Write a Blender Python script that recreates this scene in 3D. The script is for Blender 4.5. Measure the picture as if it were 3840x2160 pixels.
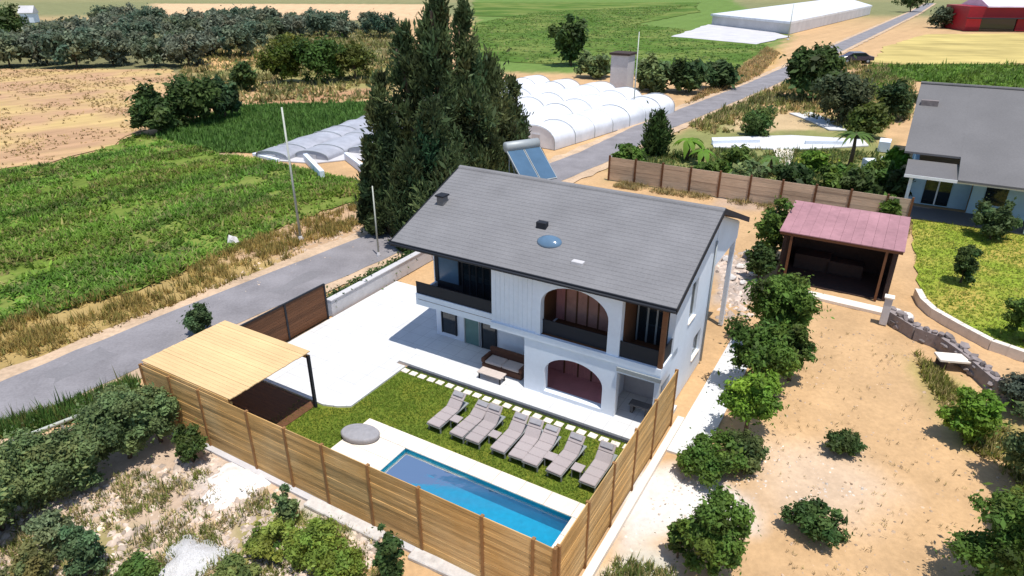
import bpy, bmesh, math, random
import numpy as np
from mathutils import Vector, Matrix

# ------------------------------------------------------------------ camera, sky, sun, exposure
for o in list(bpy.data.objects): bpy.data.objects.remove(o)
scene = bpy.context.scene
COL = scene.collection
R = math.radians
A = R(-30.4)                                   # heading of the plot: its u axis against world x
OX, OY = 3.86, 21.45                           # plot origin: foot of the second facade column
CA, SA = math.cos(A), math.sin(A)
def UV(u, v):                                  # plot metres to world metres
    return (OX + u*CA - v*SA, OY + u*SA + v*CA)

cam = bpy.data.cameras.new('camera'); cam_o = bpy.data.objects.new('camera', cam); COL.objects.link(cam_o)
cam.sensor_width = 36; cam.lens = 23.478; cam.clip_start = 0.1; cam.clip_end = 6000
cam_o.location = (0, 0, 16.045); cam_o.rotation_euler = (R(90-25.5), 0, 0)
scene.camera = cam_o

to_sun = Vector((1.15*CA + 0.66*SA, 1.15*SA - 0.66*CA, 5.4)).normalized()
SUN_EL = math.asin(to_sun.z); SUN_ROT = math.atan2(to_sun.x, to_sun.y)
w = bpy.data.worlds.new('World'); scene.world = w; w.use_nodes = True
nt = w.node_tree; bg = nt.nodes['Background']
sky = nt.nodes.new('ShaderNodeTexSky'); sky.sky_type = 'NISHITA'; sky.sun_disc = False
sky.sun_elevation = SUN_EL; sky.sun_rotation = SUN_ROT; sky.air_density = 1.0; sky.dust_density = 0.4; sky.ozone_density = 2.0
nt.links.new(sky.outputs[0], bg.inputs[0]); bg.inputs[1].default_value = 0.145
sl = bpy.data.lights.new('sun', 'SUN'); sl.energy = 4.3; sl.angle = R(0.53); sl.color = (1.0, 0.965, 0.91)
so = bpy.data.objects.new('sun', sl); COL.objects.link(so); so.rotation_euler = to_sun.to_track_quat('Z', 'Y').to_euler()
so.location = (0, 0, 60)
vs = scene.view_settings
vs.view_transform = 'Standard'; vs.look = 'None'; vs.gamma = 1; vs.use_curve_mapping = False; vs.exposure = 0.22

# ------------------------------------------------------------------ materials
MATS = {}
def mat(name, base, rough=0.8, var=0.18, scale=3.0, stain=0.12, stain_scale=0.4, bump=0.15, attr=False, rnd=0.0,
        metal=0.0, spec=0.3, bscale=None, transl=0.0, tint=None, stretch=None, rows=0.0):
    """colour with two scales of noise, fine relief, optional per-piece variation and mesh colour"""
    m = bpy.data.materials.new(name); m.use_nodes = True; MATS[name] = m
    n, l = m.node_tree.nodes, m.node_tree.links
    p = n['Principled BSDF']
    p.inputs['Roughness'].default_value = rough; p.inputs['Metallic'].default_value = metal
    p.inputs['Specular IOR Level'].default_value = spec
    geo = n.new('ShaderNodeNewGeometry'); pos = geo.outputs['Position']
    if stretch:
        tc = n.new('ShaderNodeTexCoord'); mp = n.new('ShaderNodeMapping'); mp.inputs['Scale'].default_value = stretch
        if rows: mp.vector_type = 'TEXTURE'; mp.inputs['Rotation'].default_value = (0, 0, A+rows-1.0)
        l.new(tc.outputs['Object'], mp.inputs[0]); fpos = mp.outputs[0]
    else: fpos = pos
    n1 = n.new('ShaderNodeTexNoise'); n1.inputs['Scale'].default_value = scale; n1.inputs['Detail'].default_value = 7
    n1.inputs['Roughness'].default_value = 0.65
    l.new(fpos, n1.inputs['Vector'])
    n2 = n.new('ShaderNodeTexNoise'); n2.inputs['Scale'].default_value = stain_scale; n2.inputs['Detail'].default_value = 5
    l.new(pos, n2.inputs['Vector'])
    def mathn(op, a, b):
        q = n.new('ShaderNodeMath'); q.operation = op
        for i, t in enumerate((a, b)):
            if isinstance(t, (int, float)): q.inputs[i].default_value = t
            else: l.new(t, q.inputs[i])
        return q.outputs[0]
    f = mathn('MULTIPLY', mathn('SUBTRACT', n1.outputs[0], 0.5), var*4)
    g = mathn('MULTIPLY', mathn('SUBTRACT', n2.outputs[0], 0.5), stain*4)
    k = mathn('ADD', mathn('ADD', f, g), 1.0)
    if rnd:
        oi = n.new('ShaderNodeObjectInfo')
        k = mathn('ADD', k, mathn('MULTIPLY', mathn('SUBTRACT', oi.outputs['Random'], 0.5), rnd*2))
    k = mathn('MAXIMUM', k, 0.12)
    if attr:
        at = n.new('ShaderNodeAttribute'); at.attribute_name = 'Col'; csrc = at.outputs['Color']
    else:
        rgb = n.new('ShaderNodeRGB'); rgb.outputs[0].default_value = (*base, 1); csrc = rgb.outputs[0]
    if tint:                                    # a second hue of the same stuff, in patches
        mx = n.new('ShaderNodeMix'); mx.data_type = 'RGBA'
        mr = n.new('ShaderNodeMapRange'); mr.inputs[1].default_value = 0.42; mr.inputs[2].default_value = 0.62
        l.new(n2.outputs[0], mr.inputs[0]); l.new(mr.outputs[0], mx.inputs[0]); l.new(csrc, mx.inputs[6]); mx.inputs[7].default_value = (*tint, 1)
        csrc = mx.outputs[2]
    vm = n.new('ShaderNodeVectorMath'); vm.operation = 'SCALE'
    l.new(csrc, vm.inputs[0]); l.new(k, vm.inputs['Scale']); l.new(vm.outputs[0], p.inputs['Base Color'])
    if bump:
        b = n.new('ShaderNodeBump'); b.inputs['Strength'].default_value = bump; b.inputs['Distance'].default_value = 0.05
        if bscale:
            n3 = n.new('ShaderNodeTexNoise'); n3.inputs['Scale'].default_value = bscale; n3.inputs['Detail'].default_value = 4
            l.new(pos, n3.inputs['Vector']); l.new(n3.outputs[0], b.inputs['Height'])
        else: l.new(n1.outputs[0], b.inputs['Height'])
        l.new(b.outputs[0], p.inputs['Normal'])
    if transl:
        tr = n.new('ShaderNodeBsdfTranslucent'); mxs = n.new('ShaderNodeMixShader'); mxs.inputs[0].default_value = transl
        l.new(vm.outputs[0], tr.inputs[0]); l.new(p.outputs[0], mxs.inputs[1]); l.new(tr.outputs[0], mxs.inputs[2])
        l.new(mxs.outputs[0], n['Material Output'].inputs[0])
    return m
def glass(name, base, rough=0.06):
    m = mat(name, base, rough=rough, var=0.1, bump=0.0, spec=0.7); return m

mat('ground', (0.4, 0.28, 0.17), rough=0.95, var=0.14, scale=5.0, stain=0.1, stain_scale=0.6, bump=0.7, attr=True, spec=0.1)
mat('plough', (0.45, 0.275, 0.155), rough=0.95, var=0.26, scale=0.9, stain=0.12, stain_scale=0.12, bump=1.0, spec=0.1, tint=(0.47, 0.33, 0.14), stretch=(1.2, 9.0, 1.0), rows=0.75)
mat('weedy', (0.145, 0.2, 0.033), rough=0.95, var=0.3, scale=1.6, stretch=(1.0, 5.0, 1.0), rows=1.0, stain=0.25, stain_scale=0.15, bump=1.0, spec=0.1, tint=(0.2, 0.22, 0.055))
mat('crop', (0.09, 0.165, 0.035), rough=0.95, var=0.3, scale=1.4, stain=0.2, stain_scale=0.1, bump=1.0, spec=0.1)
mat('meadow', (0.085, 0.155, 0.022), rough=0.95, var=0.3, scale=0.5, stretch=(7.0, 1.5, 1.0), rows=1.15, stain=0.3, stain_scale=0.06, bump=0.8, spec=0.1, tint=(0.14, 0.17, 0.04))
mat('straw', (0.46, 0.36, 0.13), rough=0.95, var=0.28, scale=0.5, stretch=(8.0, 1.5, 1.0), rows=1.4, stain=0.3, stain_scale=0.07, bump=0.6, spec=0.1)
mat('asphalt', (0.225, 0.21, 0.215), rough=0.9, var=0.16, scale=9.0, stain=0.22, stain_scale=0.5, bump=0.3, spec=0.2)
mat('asphalt_patch', (0.2, 0.188, 0.192), rough=0.9, var=0.15, scale=9.0, stain=0.1, bump=0.3)
mat('shoulder', (0.5, 0.36, 0.24), rough=0.95, var=0.2, scale=4.0, stain=0.2, stain_scale=0.5, bump=0.6, spec=0.1)
mat('concrete', (0.52, 0.5, 0.5), rough=0.9, var=0.1, scale=4.0, stain=0.12, stain_scale=0.3, bump=0.2)
mat('white_paving', (0.63, 0.625, 0.615), rough=0.75, var=0.06, scale=6.0, stain=0.09, stain_scale=0.5, bump=0.1)
mat('cream_stone', (0.76, 0.67, 0.57), rough=0.8, var=0.08, scale=8.0, stain=0.08, stain_scale=0.8, bump=0.15, rnd=0.08)
mat('plaster', (0.7, 0.75, 0.82), rough=0.85, var=0.04, scale=5.0, stain=0.07, stain_scale=0.6, bump=0.12)
mat('shingle', (0.19, 0.184, 0.186), rough=0.85, var=0.13, scale=12.0, stain=0.12, stain_scale=0.7, bump=0.25)
mat('grey_tile', (0.145, 0.138, 0.136), rough=0.85, var=0.12, scale=9.0, stain=0.12, stain_scale=0.3, bump=0.25)
mat('dark_metal', (0.016, 0.018, 0.024), rough=0.65, var=0.1, bump=0.05)
mat('grey_metal', (0.33, 0.35, 0.35), rough=0.55, var=0.08, bump=0.05, metal=0.3)
mat('pole_paint', (0.45, 0.46, 0.4), rough=0.7, var=0.15, scale=3, bump=0.1)
mat('pine', (0.54, 0.315, 0.11), rough=0.8, var=0.22, scale=2.0, stain=0.14, stain_scale=0.5, bump=0.3, rnd=0.2, stretch=(1.0, 14.0, 14.0), tint=(0.52, 0.34, 0.15))
mat('pine_dark', (0.27, 0.135, 0.05), rough=0.8, var=0.2, scale=3.0, bump=0.3)
mat('pine_light', (0.67, 0.45, 0.22), rough=0.8, var=0.08, scale=2.0, stain=0.1, stain_scale=0.5, bump=0.2, rnd=0.06, stretch=(1.0, 12.0, 12.0))
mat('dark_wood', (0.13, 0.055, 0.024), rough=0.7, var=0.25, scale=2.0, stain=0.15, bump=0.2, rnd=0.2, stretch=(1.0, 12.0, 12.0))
mat('red_wood', (0.52, 0.21, 0.19), rough=0.6, var=0.2, scale=2.0, bump=0.2, rnd=0.12, stretch=(8.0, 8.0, 1.0))
mat('brown_shutter', (0.44, 0.22, 0.17), rough=0.7, var=0.2, scale=3.0, bump=0.2)
mat('maroon_tile', (0.52, 0.22, 0.215), rough=0.6, var=0.12, scale=3.0, bump=0.1)
mat('weathered_board', (0.5, 0.37, 0.26), rough=0.9, var=0.2, scale=1.5, stain=0.2, stain_scale=0.3, bump=0.3, rnd=0.15, stretch=(1.0, 9.0, 9.0))
glass('dark_glass', (0.012, 0.018, 0.024))
glass('blue_glass', (0.1, 0.17, 0.25), 0.15)
glass('solar_glass', (0.07, 0.13, 0.2), 0.12)
mat('white_metal', (0.8, 0.8, 0.8), rough=0.4, var=0.05, bump=0.03, stain=0.04)
mat('lounger_fabric', (0.36, 0.31, 0.3), rough=0.9, var=0.1, scale=20, stain=0.08, bump=0.15)
mat('grey_cover', (0.3, 0.29, 0.3), rough=0.85, var=0.15, scale=5, stain=0.1, bump=0.3)
mat('brown_fabric', (0.1, 0.045, 0.028), rough=0.9, var=0.15, scale=8, bump=0.2)
mat('beige_fabric', (0.5, 0.42, 0.37), rough=0.9, var=0.1, scale=8, bump=0.2)
mat('teal_paint', (0.1, 0.19, 0.18), rough=0.5, var=0.15, bump=0.1)
mat('pink_roof', (0.35, 0.18, 0.195), rough=0.75, var=0.14, scale=3.0, stain=0.2, stain_scale=0.6, bump=0.15, rnd=0.05)
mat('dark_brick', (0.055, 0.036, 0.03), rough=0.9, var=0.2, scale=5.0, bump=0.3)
mat('polythene', (0.66, 0.66, 0.68), rough=0.45, var=0.1, scale=1.0, stain=0.14, stain_scale=0.25, bump=0.25)
mat('grey_film', (0.37, 0.37, 0.4), rough=0.4, var=0.14, scale=1.2, stain=0.2, stain_scale=0.3, bump=0.35)
mat('stone', (0.22, 0.185, 0.175), rough=0.9, var=0.25, scale=4.0, stain=0.1, bump=0.5, rnd=0.3)
mat('pale_rock', (0.6, 0.56, 0.52), rough=0.95, var=0.2, scale=4.0, stain=0.15, bump=0.6, rnd=0.2)
mat('gravel', (0.6, 0.58, 0.56), rough=0.95, var=0.22, scale=22.0, stain=0.12, stain_scale=2.0, bump=1.0)
mat('rubble', (0.5, 0.4, 0.32), rough=0.95, var=0.2, scale=6.0, bump=0.4, attr=True)
mat('red_paint', (0.3, 0.012, 0.02), rough=0.5, var=0.15, bump=0.1)
mat('lavender_sheet', (0.66, 0.55, 0.64), rough=0.6, var=0.1, bump=0.1)
mat('car_paint', (0.06, 0.045, 0.065), rough=0.25, var=0.05, bump=0, spec=0.6)
mat('rubber', (0.015, 0.015, 0.015), rough=0.9)
mat('pale_blue_wall', (0.42, 0.6, 0.7), rough=0.85, var=0.05, bump=0.1)
mat('teal_sheet', (0.12, 0.36, 0.33), rough=0.6, var=0.15, bump=0.15)
mat('leaf', (0.1, 0.15, 0.04), rough=0.6, var=0.12, scale=1.5, stain=0.12, stain_scale=0.8, bump=0, attr=True, transl=0.38, spec=0.2)
mat('bark', (0.13, 0.09, 0.06), rough=0.95, var=0.3, scale=6.0, bump=0.5)
mat('turf', (0.135, 0.18, 0.024), rough=0.95, var=0.2, scale=7.0, stain=0.2, stain_scale=0.7, bump=0.5, spec=0.1, tint=(0.15, 0.165, 0.022))
mat('garden_grass', (0.25, 0.32, 0.035), rough=0.95, var=0.2, scale=4.0, stain=0.25, stain_scale=0.3, bump=0.5, spec=0.1, tint=(0.34, 0.27, 0.06))
mat('pool_tile', (0.015, 0.35, 0.49), rough=0.5, var=0.12, scale=5, stain=0.1, bump=0.1)

def joints(name, size, dark):
    m = MATS[name]; n, l = m.node_tree.nodes, m.node_tree.links; p = n['Principled BSDF']
    src = p.inputs['Base Color'].links[0].from_socket
    tc = n.new('ShaderNodeTexCoord'); br = n.new('ShaderNodeTexBrick'); br.offset = 0.0
    br.inputs['Scale'].default_value = 1.0; br.inputs['Brick Width'].default_value = size; br.inputs['Row Height'].default_value = size
    br.inputs['Mortar Size'].default_value = 0.008; br.inputs['Color1'].default_value = (1, 1, 1, 1); br.inputs['Color2'].default_value = (.94, .94, .94, 1); br.inputs['Mortar'].default_value = (dark, dark, dark, 1)
    l.new(tc.outputs['Object'], br.inputs['Vector'])
    mx = n.new('ShaderNodeMix'); mx.data_type = 'RGBA'; mx.blend_type = 'MULTIPLY'; mx.inputs[0].default_value = 1
    l.new(src, mx.inputs[6]); l.new(br.outputs['Color'], mx.inputs[7]); l.new(mx.outputs[2], p.inputs['Base Color'])
joints('white_paving', 0.8, 0.62)
def water_mat():
    m = bpy.data.materials.new('water'); m.use_nodes = True; MATS['water'] = m
    n, l = m.node_tree.nodes, m.node_tree.links
    n.remove(n['Principled BSDF'])
    t = n.new('ShaderNodeBsdfTransparent'); t.inputs[0].default_value = (0.48, 0.86, 0.94, 1)
    g = n.new('ShaderNodeBsdfGlossy'); g.inputs['Roughness'].default_value = 0.03; g.inputs[0].default_value = (1, 1, 1, 1)
    fr = n.new('ShaderNodeFresnel'); fr.inputs[0].default_value = 1.33
    ns = n.new('ShaderNodeTexNoise'); ns.inputs['Scale'].default_value = 3.5; ns.inputs['Detail'].default_value = 3
    geo = n.new('ShaderNodeNewGeometry'); l.new(geo.outputs['Position'], ns.inputs['Vector'])
    b = n.new('ShaderNodeBump'); b.inputs['Strength'].default_value = 0.06; b.inputs['Distance'].default_value = 0.03
    l.new(ns.outputs[0], b.inputs['Height']); l.new(b.outputs[0], g.inputs['Normal']); l.new(b.outputs[0], fr.inputs['Normal'])
    mx = n.new('ShaderNodeMixShader'); l.new(fr.outputs[0], mx.inputs[0]); l.new(t.outputs[0], mx.inputs[1]); l.new(g.outputs[0], mx.inputs[2])
    l.new(mx.outputs[0], n['Material Output'].inputs[0])
water_mat()

# ------------------------------------------------------------------ mesh helpers
class MB:
    """collects simple shapes and links them as one mesh object"""
    def __init__(s): s.v = []; s.f = []
    def add(s, vs_, fs):
        k = len(s.v); s.v += [tuple(p) for p in vs_]; s.f += [tuple(i+k for i in f) for f in fs]; return s
    def box(s, x0, x1, y0, y1, z0, z1):
        return s.add([(x0,y0,z0),(x1,y0,z0),(x1,y1,z0),(x0,y1,z0),(x0,y0,z1),(x1,y0,z1),(x1,y1,z1),(x0,y1,z1)],
                     [(0,3,2,1),(4,5,6,7),(0,1,5,4),(1,2,6,5),(2,3,7,6),(3,0,4,7)])
    def prism(s, poly, z0, z1):                # polygon in xy, counter-clockwise
        n = len(poly)
        return s.add([(x,y,z0) for x,y in poly]+[(x,y,z1) for x,y in poly],
                     [tuple(range(n-1,-1,-1)), tuple(range(n,2*n))]+[(i,(i+1)%n,n+(i+1)%n,n+i) for i in range(n)])
    def extrude_u(s, prof, u0, u1):            # profile in (v, z), swept along u
        n = len(prof)
        return s.add([(u0,a,b) for a,b in prof]+[(u1,a,b) for a,b in prof],
                     [tuple(range(n)), tuple(range(2*n-1,n-1,-1))]+[(i,n+i,n+(i+1)%n,(i+1)%n) for i in range(n)])
    def extrude_v(s, prof, v0, v1):            # profile in (u, z), swept along v
        n = len(prof)
        return s.add([(a,v0,b) for a,b in prof]+[(a,v1,b) for a,b in prof],
                     [tuple(range(n-1,-1,-1)), tuple(range(n,2*n))]+[(i,(i+1)%n,n+(i+1)%n,n+i) for i in range(n)])
    def tube(s, pts, rad, n=8):
        pts = [Vector(p) for p in pts]
        if not hasattr(rad, '__len__'): rad = [rad]*len(pts)
        k = len(s.v)
        for i, p in enumerate(pts):
            d = (pts[min(i+1,len(pts)-1)]-pts[max(i-1,0)]).normalized()
            a = d.orthogonal().normalized(); b = d.cross(a)
            for j in range(n):
                t = 2*math.pi*j/n; q = p + (a*math.cos(t)+b*math.sin(t))*rad[i]; s.v.append(tuple(q))
        for i in range(len(pts)-1):
            for j in range(n): s.f.append((k+i*n+j, k+i*n+(j+1)%n, k+(i+1)*n+(j+1)%n, k+(i+1)*n+j))
        s.f.append(tuple(k+j for j in range(n-1,-1,-1))); s.f.append(tuple(k+(len(pts)-1)*n+j for j in range(n)))
        return s
    def lathe(s, prof, n=20, cx=0, cy=0, sx=1, sy=1):
        k = len(s.v)
        for r, z in prof:
            for j in range(n):
                t = 2*math.pi*j/n; s.v.append((cx+r*math.cos(t)*sx, cy+r*math.sin(t)*sy, z))
        for i in range(len(prof)-1):
            for j in range(n): s.f.append((k+i*n+j, k+i*n+(j+1)%n, k+(i+1)*n+(j+1)%n, k+(i+1)*n+j))
        s.f.append(tuple(k+j for j in range(n-1,-1,-1))); s.f.append(tuple(k+(len(prof)-1)*n+j for j in range(n)))
        return s
    def build(s, name, m, parent=None, smooth=False, bevel=0.0):
        me = bpy.data.meshes.new(name); me.from_pydata(s.v, [], s.f); me.update()
        bm = bmesh.new(); bm.from_mesh(me); bmesh.ops.recalc_face_normals(bm, faces=bm.faces)
        if bevel: bmesh.ops.bevel(bm, geom=list(bm.edges), offset=bevel, segments=1, affect='EDGES', clamp_overlap=True)
        bm.to_mesh(me); bm.free()
        me.materials.append(MATS[m]); o = bpy.data.objects.new(name, me); COL.objects.link(o)
        if smooth:
            for p in me.polygons: p.use_smooth = True
        if parent: o.parent = parent
        return o
def tag(o, label=None, cat=None, group=None, kind=None):
    if label: o['label'] = label
    if cat: o['category'] = cat
    if group: o['group'] = group
    if kind: o['kind'] = kind
    return o
def empty(name, xy, z=0.0, rz=A):
    e = bpy.data.objects.new(name, None); COL.objects.link(e); e.location = (xy[0], xy[1], z); e.rotation_euler = (0, 0, rz); e.empty_display_size = 0.2
    return e
def thing(name, label, cat, u, v, z=0.0, rz=0.0, group=None):
    return tag(empty(name, UV(u, v), z, A+rz), label, cat, group)
def place(o, xy, z=0.0, rz=A):
    o.location = (xy[0], xy[1], z); o.rotation_euler = (0, 0, rz); return o
def dup(root, loc, rz, label=None):
    r = root.copy(); COL.objects.link(r); r.location = loc; r.rotation_euler = (0, 0, rz)
    if label: r['label'] = label
    for ch in root.children:
        c = ch.copy(); COL.objects.link(c); c.parent = r
        for g in ch.children:
            d = g.copy(); COL.objects.link(d); d.parent = c
    return r
def fast_mesh(name, V, F, colors, m, parent=None):
    """big triangle or quad soup from numpy arrays, with a colour per vertex"""
    me = bpy.data.meshes.new(name); k = F.shape[1]
    me.vertices.add(len(V)); me.vertices.foreach_set('co', V.astype(np.float32).ravel())
    me.loops.add(F.size); me.loops.foreach_set('vertex_index', F.astype(np.int32).ravel())
    me.polygons.add(len(F)); me.polygons.foreach_set('loop_start', np.arange(0, F.size, k, dtype=np.int32))
    me.polygons.foreach_set('loop_total', np.full(len(F), k, dtype=np.int32))
    if colors is not None:
        a = me.attributes.new('Col', 'FLOAT_COLOR', 'POINT')
        c4 = np.ones((len(V), 4), np.float32); c4[:, :3] = np.clip(colors, 0.003, 1); a.data.foreach_set('color', c4.ravel())
    me.update(calc_edges=True); me.materials.append(MATS[m])
    o = bpy.data.objects.new(name, me); COL.objects.link(o)
    if parent: o.parent = parent
    return o
rng = np.random.default_rng(7); random.seed(7)

# smooth pseudo noise and polygon distance, for shaping the ground
def wob(x, y, f, s=0.0):
    return (np.sin(x*f+1.3+s)*np.cos(y*f*1.13-0.7+s*2) + 0.6*np.sin(x*f*2.3-y*f*1.7+2.1+s) + 0.4*np.cos(x*f*4.1+y*f*3.7+s*3))/2.0
def poly_sd(P, poly):
    """signed distance, negative inside"""
    poly = np.asarray(poly, float); n = len(poly); d = np.full(len(P), 1e9); ins = np.zeros(len(P), bool)
    for i in range(n):
        a, b = poly[i], poly[(i+1) % n]; e = b-a; q = P-a
        t = np.clip((q@e)/max(e@e, 1e-9), 0, 1); d = np.minimum(d, np.linalg.norm(q-t[:, None]*e, axis=1))
        c1 = (a[1] <= P[:, 1]) != (b[1] <= P[:, 1])
        with np.errstate(divide='ignore', invalid='ignore'):
            xi = a[0] + (P[:, 1]-a[1])*(b[0]-a[0])/(b[1]-a[1] if b[1] != a[1] else 1e-9)
        ins ^= c1 & (P[:, 0] < xi)
    return np.where(ins, -d, d)
def off_road(P, dist):                          # points that keep clear of the road
    d = np.full(len(P), 1e9)
    for a, b in zip(ROAD[:-1], ROAD[1:]):
        a, b = np.array(a), np.array(b); e = b-a; t = np.clip(((P-a)@e)/(e@e), 0, 1); d = np.minimum(d, np.linalg.norm(P-a-t[:, None]*e, axis=1))
    return P[d > dist]
def uvpoly(pts): return [UV(*p) for p in pts]

# ------------------------------------------------------------------ ground
PLOUGH = [(-102.63, 124.27), (-60.95, 124.27), (-48.18, 101.98), (-40.99, 73.68), (-40.57, 65.10), (-42.65, 60.32), (-48.86, 55.15)]
WEEDY = [(-48.68, 54.92), (-42.48, 60.04), (-40.39, 64.78), (-40.40, 72.69), (-27.72, 63.23), (-24.06, 61.45), (-17.40, 57.38), (-11.35, 53.08), (-11.23, 49.91), (-16.11, 43.34), (-19.86, 34.94), (-23.00, 31.33), (-27.77, 28.05)]
CROP = [(-38.06, 70.79), (-38.47, 76.79), (-35.47, 88.30), (-17.95, 91.17), (-16.12, 81.10), (-25.00, 64.15), (-28.28, 64.15)]
SAND = (0.5, 0.32, 0.165)
PATCH = [  # polygon, colour of that soil, softness in metres
    ([(-226.43, 275.59), (230.09, 275.59), (332.58, 401.76), (-327.30, 401.76)], (0.2, 0.2, 0.09), 20),
    ([(-98.31, 118.72), (-19.55, 118.72), (-40.37, 253.26), (-202.97, 253.26)], (0.17, 0.16, 0.075), 6),
    ([(-132.50, 263.96), (-29.16, 253.26), (-40.54, 373.46), (-190.30, 382.45)], (0.6, 0.4, 0.23), 5),
    ([(-54.86, 118.72), (-16.16, 96.79), (-21.62, 132.07), (-72.98, 160.46)], (0.27, 0.24, 0.09), 4),
    ([(-54.20, 121.19), (-46.17, 129.18), (-56.20, 156.30), (-67.65, 156.30)], (0.62, 0.38, 0.17), 2),
    ([(-36.62, 90.00), (-31.98, 93.59), (-19.98, 105.73), (-18.40, 96.79), (-33.75, 86.40)], (0.42, 0.24, 0.13), 1.5),
    ([(-40.86, 71.73), (-28.02, 63.99), (-24.06, 61.45), (-26.31, 59.62), (-37.72, 66.40)], (0.38, 0.28, 0.18), 1.0),
    ([(-24.94, 31.42), (-20.12, 35.50), (-16.36, 44.14), (-10.29, 50.72), (-7.94, 41.97), (-16.38, 30.08), (-22.08, 24.26), (-24.79, 23.36), (-28.24, 27.67)], (0.37, 0.26, 0.1), 1.0),
    ([(-18.05, 37.25), (-15.86, 44.31), (-10.29, 50.72), (-8.14, 42.34), (-12.10, 38.51)], (0.45, 0.3, 0.18), 0.8),
    ([(-20.45, 19.76), (-13.82, 21.97), (-7.94, 17.47), (-4.90, 15.87), (-9.11, 13.88), (-17.21, 13.88)], (0.5, 0.37, 0.265), 0.7),
    ([(-11.42, 19.32), (-8.40, 18.06), (-8.75, 16.73), (-11.04, 17.47)], (0.54, 0.46, 0.4), 0.5),
    ([(-7.70, 17.57), (-3.93, 15.38), (-4.34, 14.90), (-7.13, 16.56)], (0.52, 0.47, 0.43), 0.3),
    ([(-8.95, 16.56), (-5.27, 16.38), (-4.46, 13.74), (-8.37, 13.74)], (0.24, 0.22, 0.06), 0.6),
    ([(-15.52, 15.87), (-12.11, 15.87), (-10.71, 13.60), (-14.48, 13.60)], (0.3, 0.25, 0.11), 0.6),
    ([(3.85, 18.67), (6.73, 18.88), (7.93, 17.28), (7.73, 15.87), (5.21, 15.87), (3.32, 15.06)], (0.62, 0.57, 0.52), 0.6),
    ([(9.24, 20.46), (12.40, 19.76), (13.22, 17.67), (11.10, 16.04), (8.35, 16.56)], (0.55, 0.4, 0.27), 1.2),
    ([(2.48, 14.16), (3.86, 15.38), (5.20, 14.75), (4.73, 13.74), (2.32, 13.74)], (0.5, 0.46, 0.38), 0.4),
    ([(18.23, 26.22), (19.41, 24.26), (19.79, 20.95), (19.66, 18.26), (16.81, 19.99), (17.20, 23.07)], (0.33, 0.27, 0.09), 0.7),
    ([(12.70, 38.51), (15.21, 37.87), (12.79, 31.89), (10.88, 31.89)], (0.4, 0.33, 0.28), 0.5),
    ([(-47.32, 891.02), (237.54, 891.02), (74.81, 190.69), (38.78, 116.36), (-6.78, 121.19)], (0.13, 0.2, 0.045), 3),
    ([(4.92, 61.74), (11.89, 73.68), (23.71, 90.00), (20.94, 82.55), (11.33, 69.87), (5.19, 60.32)], (0.58, 0.4, 0.22), 1.0),
    ([(34.82, 109.76), (41.20, 126.41), (60.70, 160.46), (52.67, 138.23), (38.02, 111.88)], (0.48, 0.3, 0.11), 1.5),
    ([(8.50, 55.15), (10.58, 64.78), (24.15, 80.16), (43.23, 82.55), (35.49, 58.95), (27.69, 44.31)], (0.22, 0.22, 0.08), 1.5),
    ([(23.68, 73.68), (27.61, 83.80), (34.97, 85.08), (35.04, 74.69)], (0.5, 0.36, 0.2), 1.0),
    ([(15.25, 47.79), (27.97, 44.31), (30.88, 49.71), (16.95, 53.98)], (0.42, 0.3, 0.21), 0.6),
]
def make_ground():
    ys = np.concatenate([np.linspace(-40, 8, 14), 9*np.exp(np.linspace(0, math.log(2400/9.0), 330))])
    ts = np.linspace(-1, 1, 331)
    X = ts[None, :]*(28 + np.abs(ys)[:, None]*0.95); Y = np.repeat(ys[:, None], len(ts), 1)
    P = np.stack([X.ravel(), Y.ravel()], 1); d = np.hypot(P[:, 0], P[:, 1])
    amp = np.clip(d*0.012, 0.1, 2.5)
    W = P + np.stack([wob(P[:, 0], P[:, 1], 1.1)*amp, wob(P[:, 1]+9, P[:, 0], 1.0)*amp], 1) + np.stack([wob(P[:, 0], P[:, 1], 3.4, 2)*amp*.4, wob(P[:, 1], P[:, 0], 3.1, 5)*amp*.4], 1)
    C = np.tile(np.array(SAND), (len(P), 1))
    far = np.clip((d-230)/200, 0, 1)[:, None]; C = C*(1-far) + np.array((0.24, 0.22, 0.1))*far
    for poly, col, soft in PATCH:
        sd = poly_sd(W, poly); k = np.clip(0.5 - sd/(2*soft), 0, 1); k = (k*k*(3-2*k))[:, None]
        C = C*(1-k) + np.array(col)*k
    C *= (1 + 0.10*wob(P[:, 0], P[:, 1], 0.9, 1.0) + 0.07*wob(P[:, 0], P[:, 1], 0.23, 4.0))[:, None]
    Z = -0.05 + 0.03*wob(P[:, 0], P[:, 1], 2.2, 3) - np.clip((d-120)/400, 0, 1)*0.2
    V = np.column_stack([P, Z])
    nx, ny = len(ts), len(ys); idx = np.arange(nx*ny).reshape(ny, nx)
    F = np.stack([idx[:-1, :-1].ravel(), idx[:-1, 1:].ravel(), idx[1:, 1:].ravel(), idx[1:, :-1].ravel()], 1)
    inside = poly_sd(P, uvpoly([(-11.4,-8.4),(1.5,-8.4),(1.5,-1.2),(-11.4,-1.2)])) < 0
    F = F[~inside[F].all(axis=1)]              # the garden has its own floor (and the pool's pit)
    o = fast_mesh('ground', V, F, C, 'ground'); o.data.polygons.foreach_set('use_smooth', np.ones(len(F), bool)); tag(o, kind='structure')
make_ground()

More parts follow.
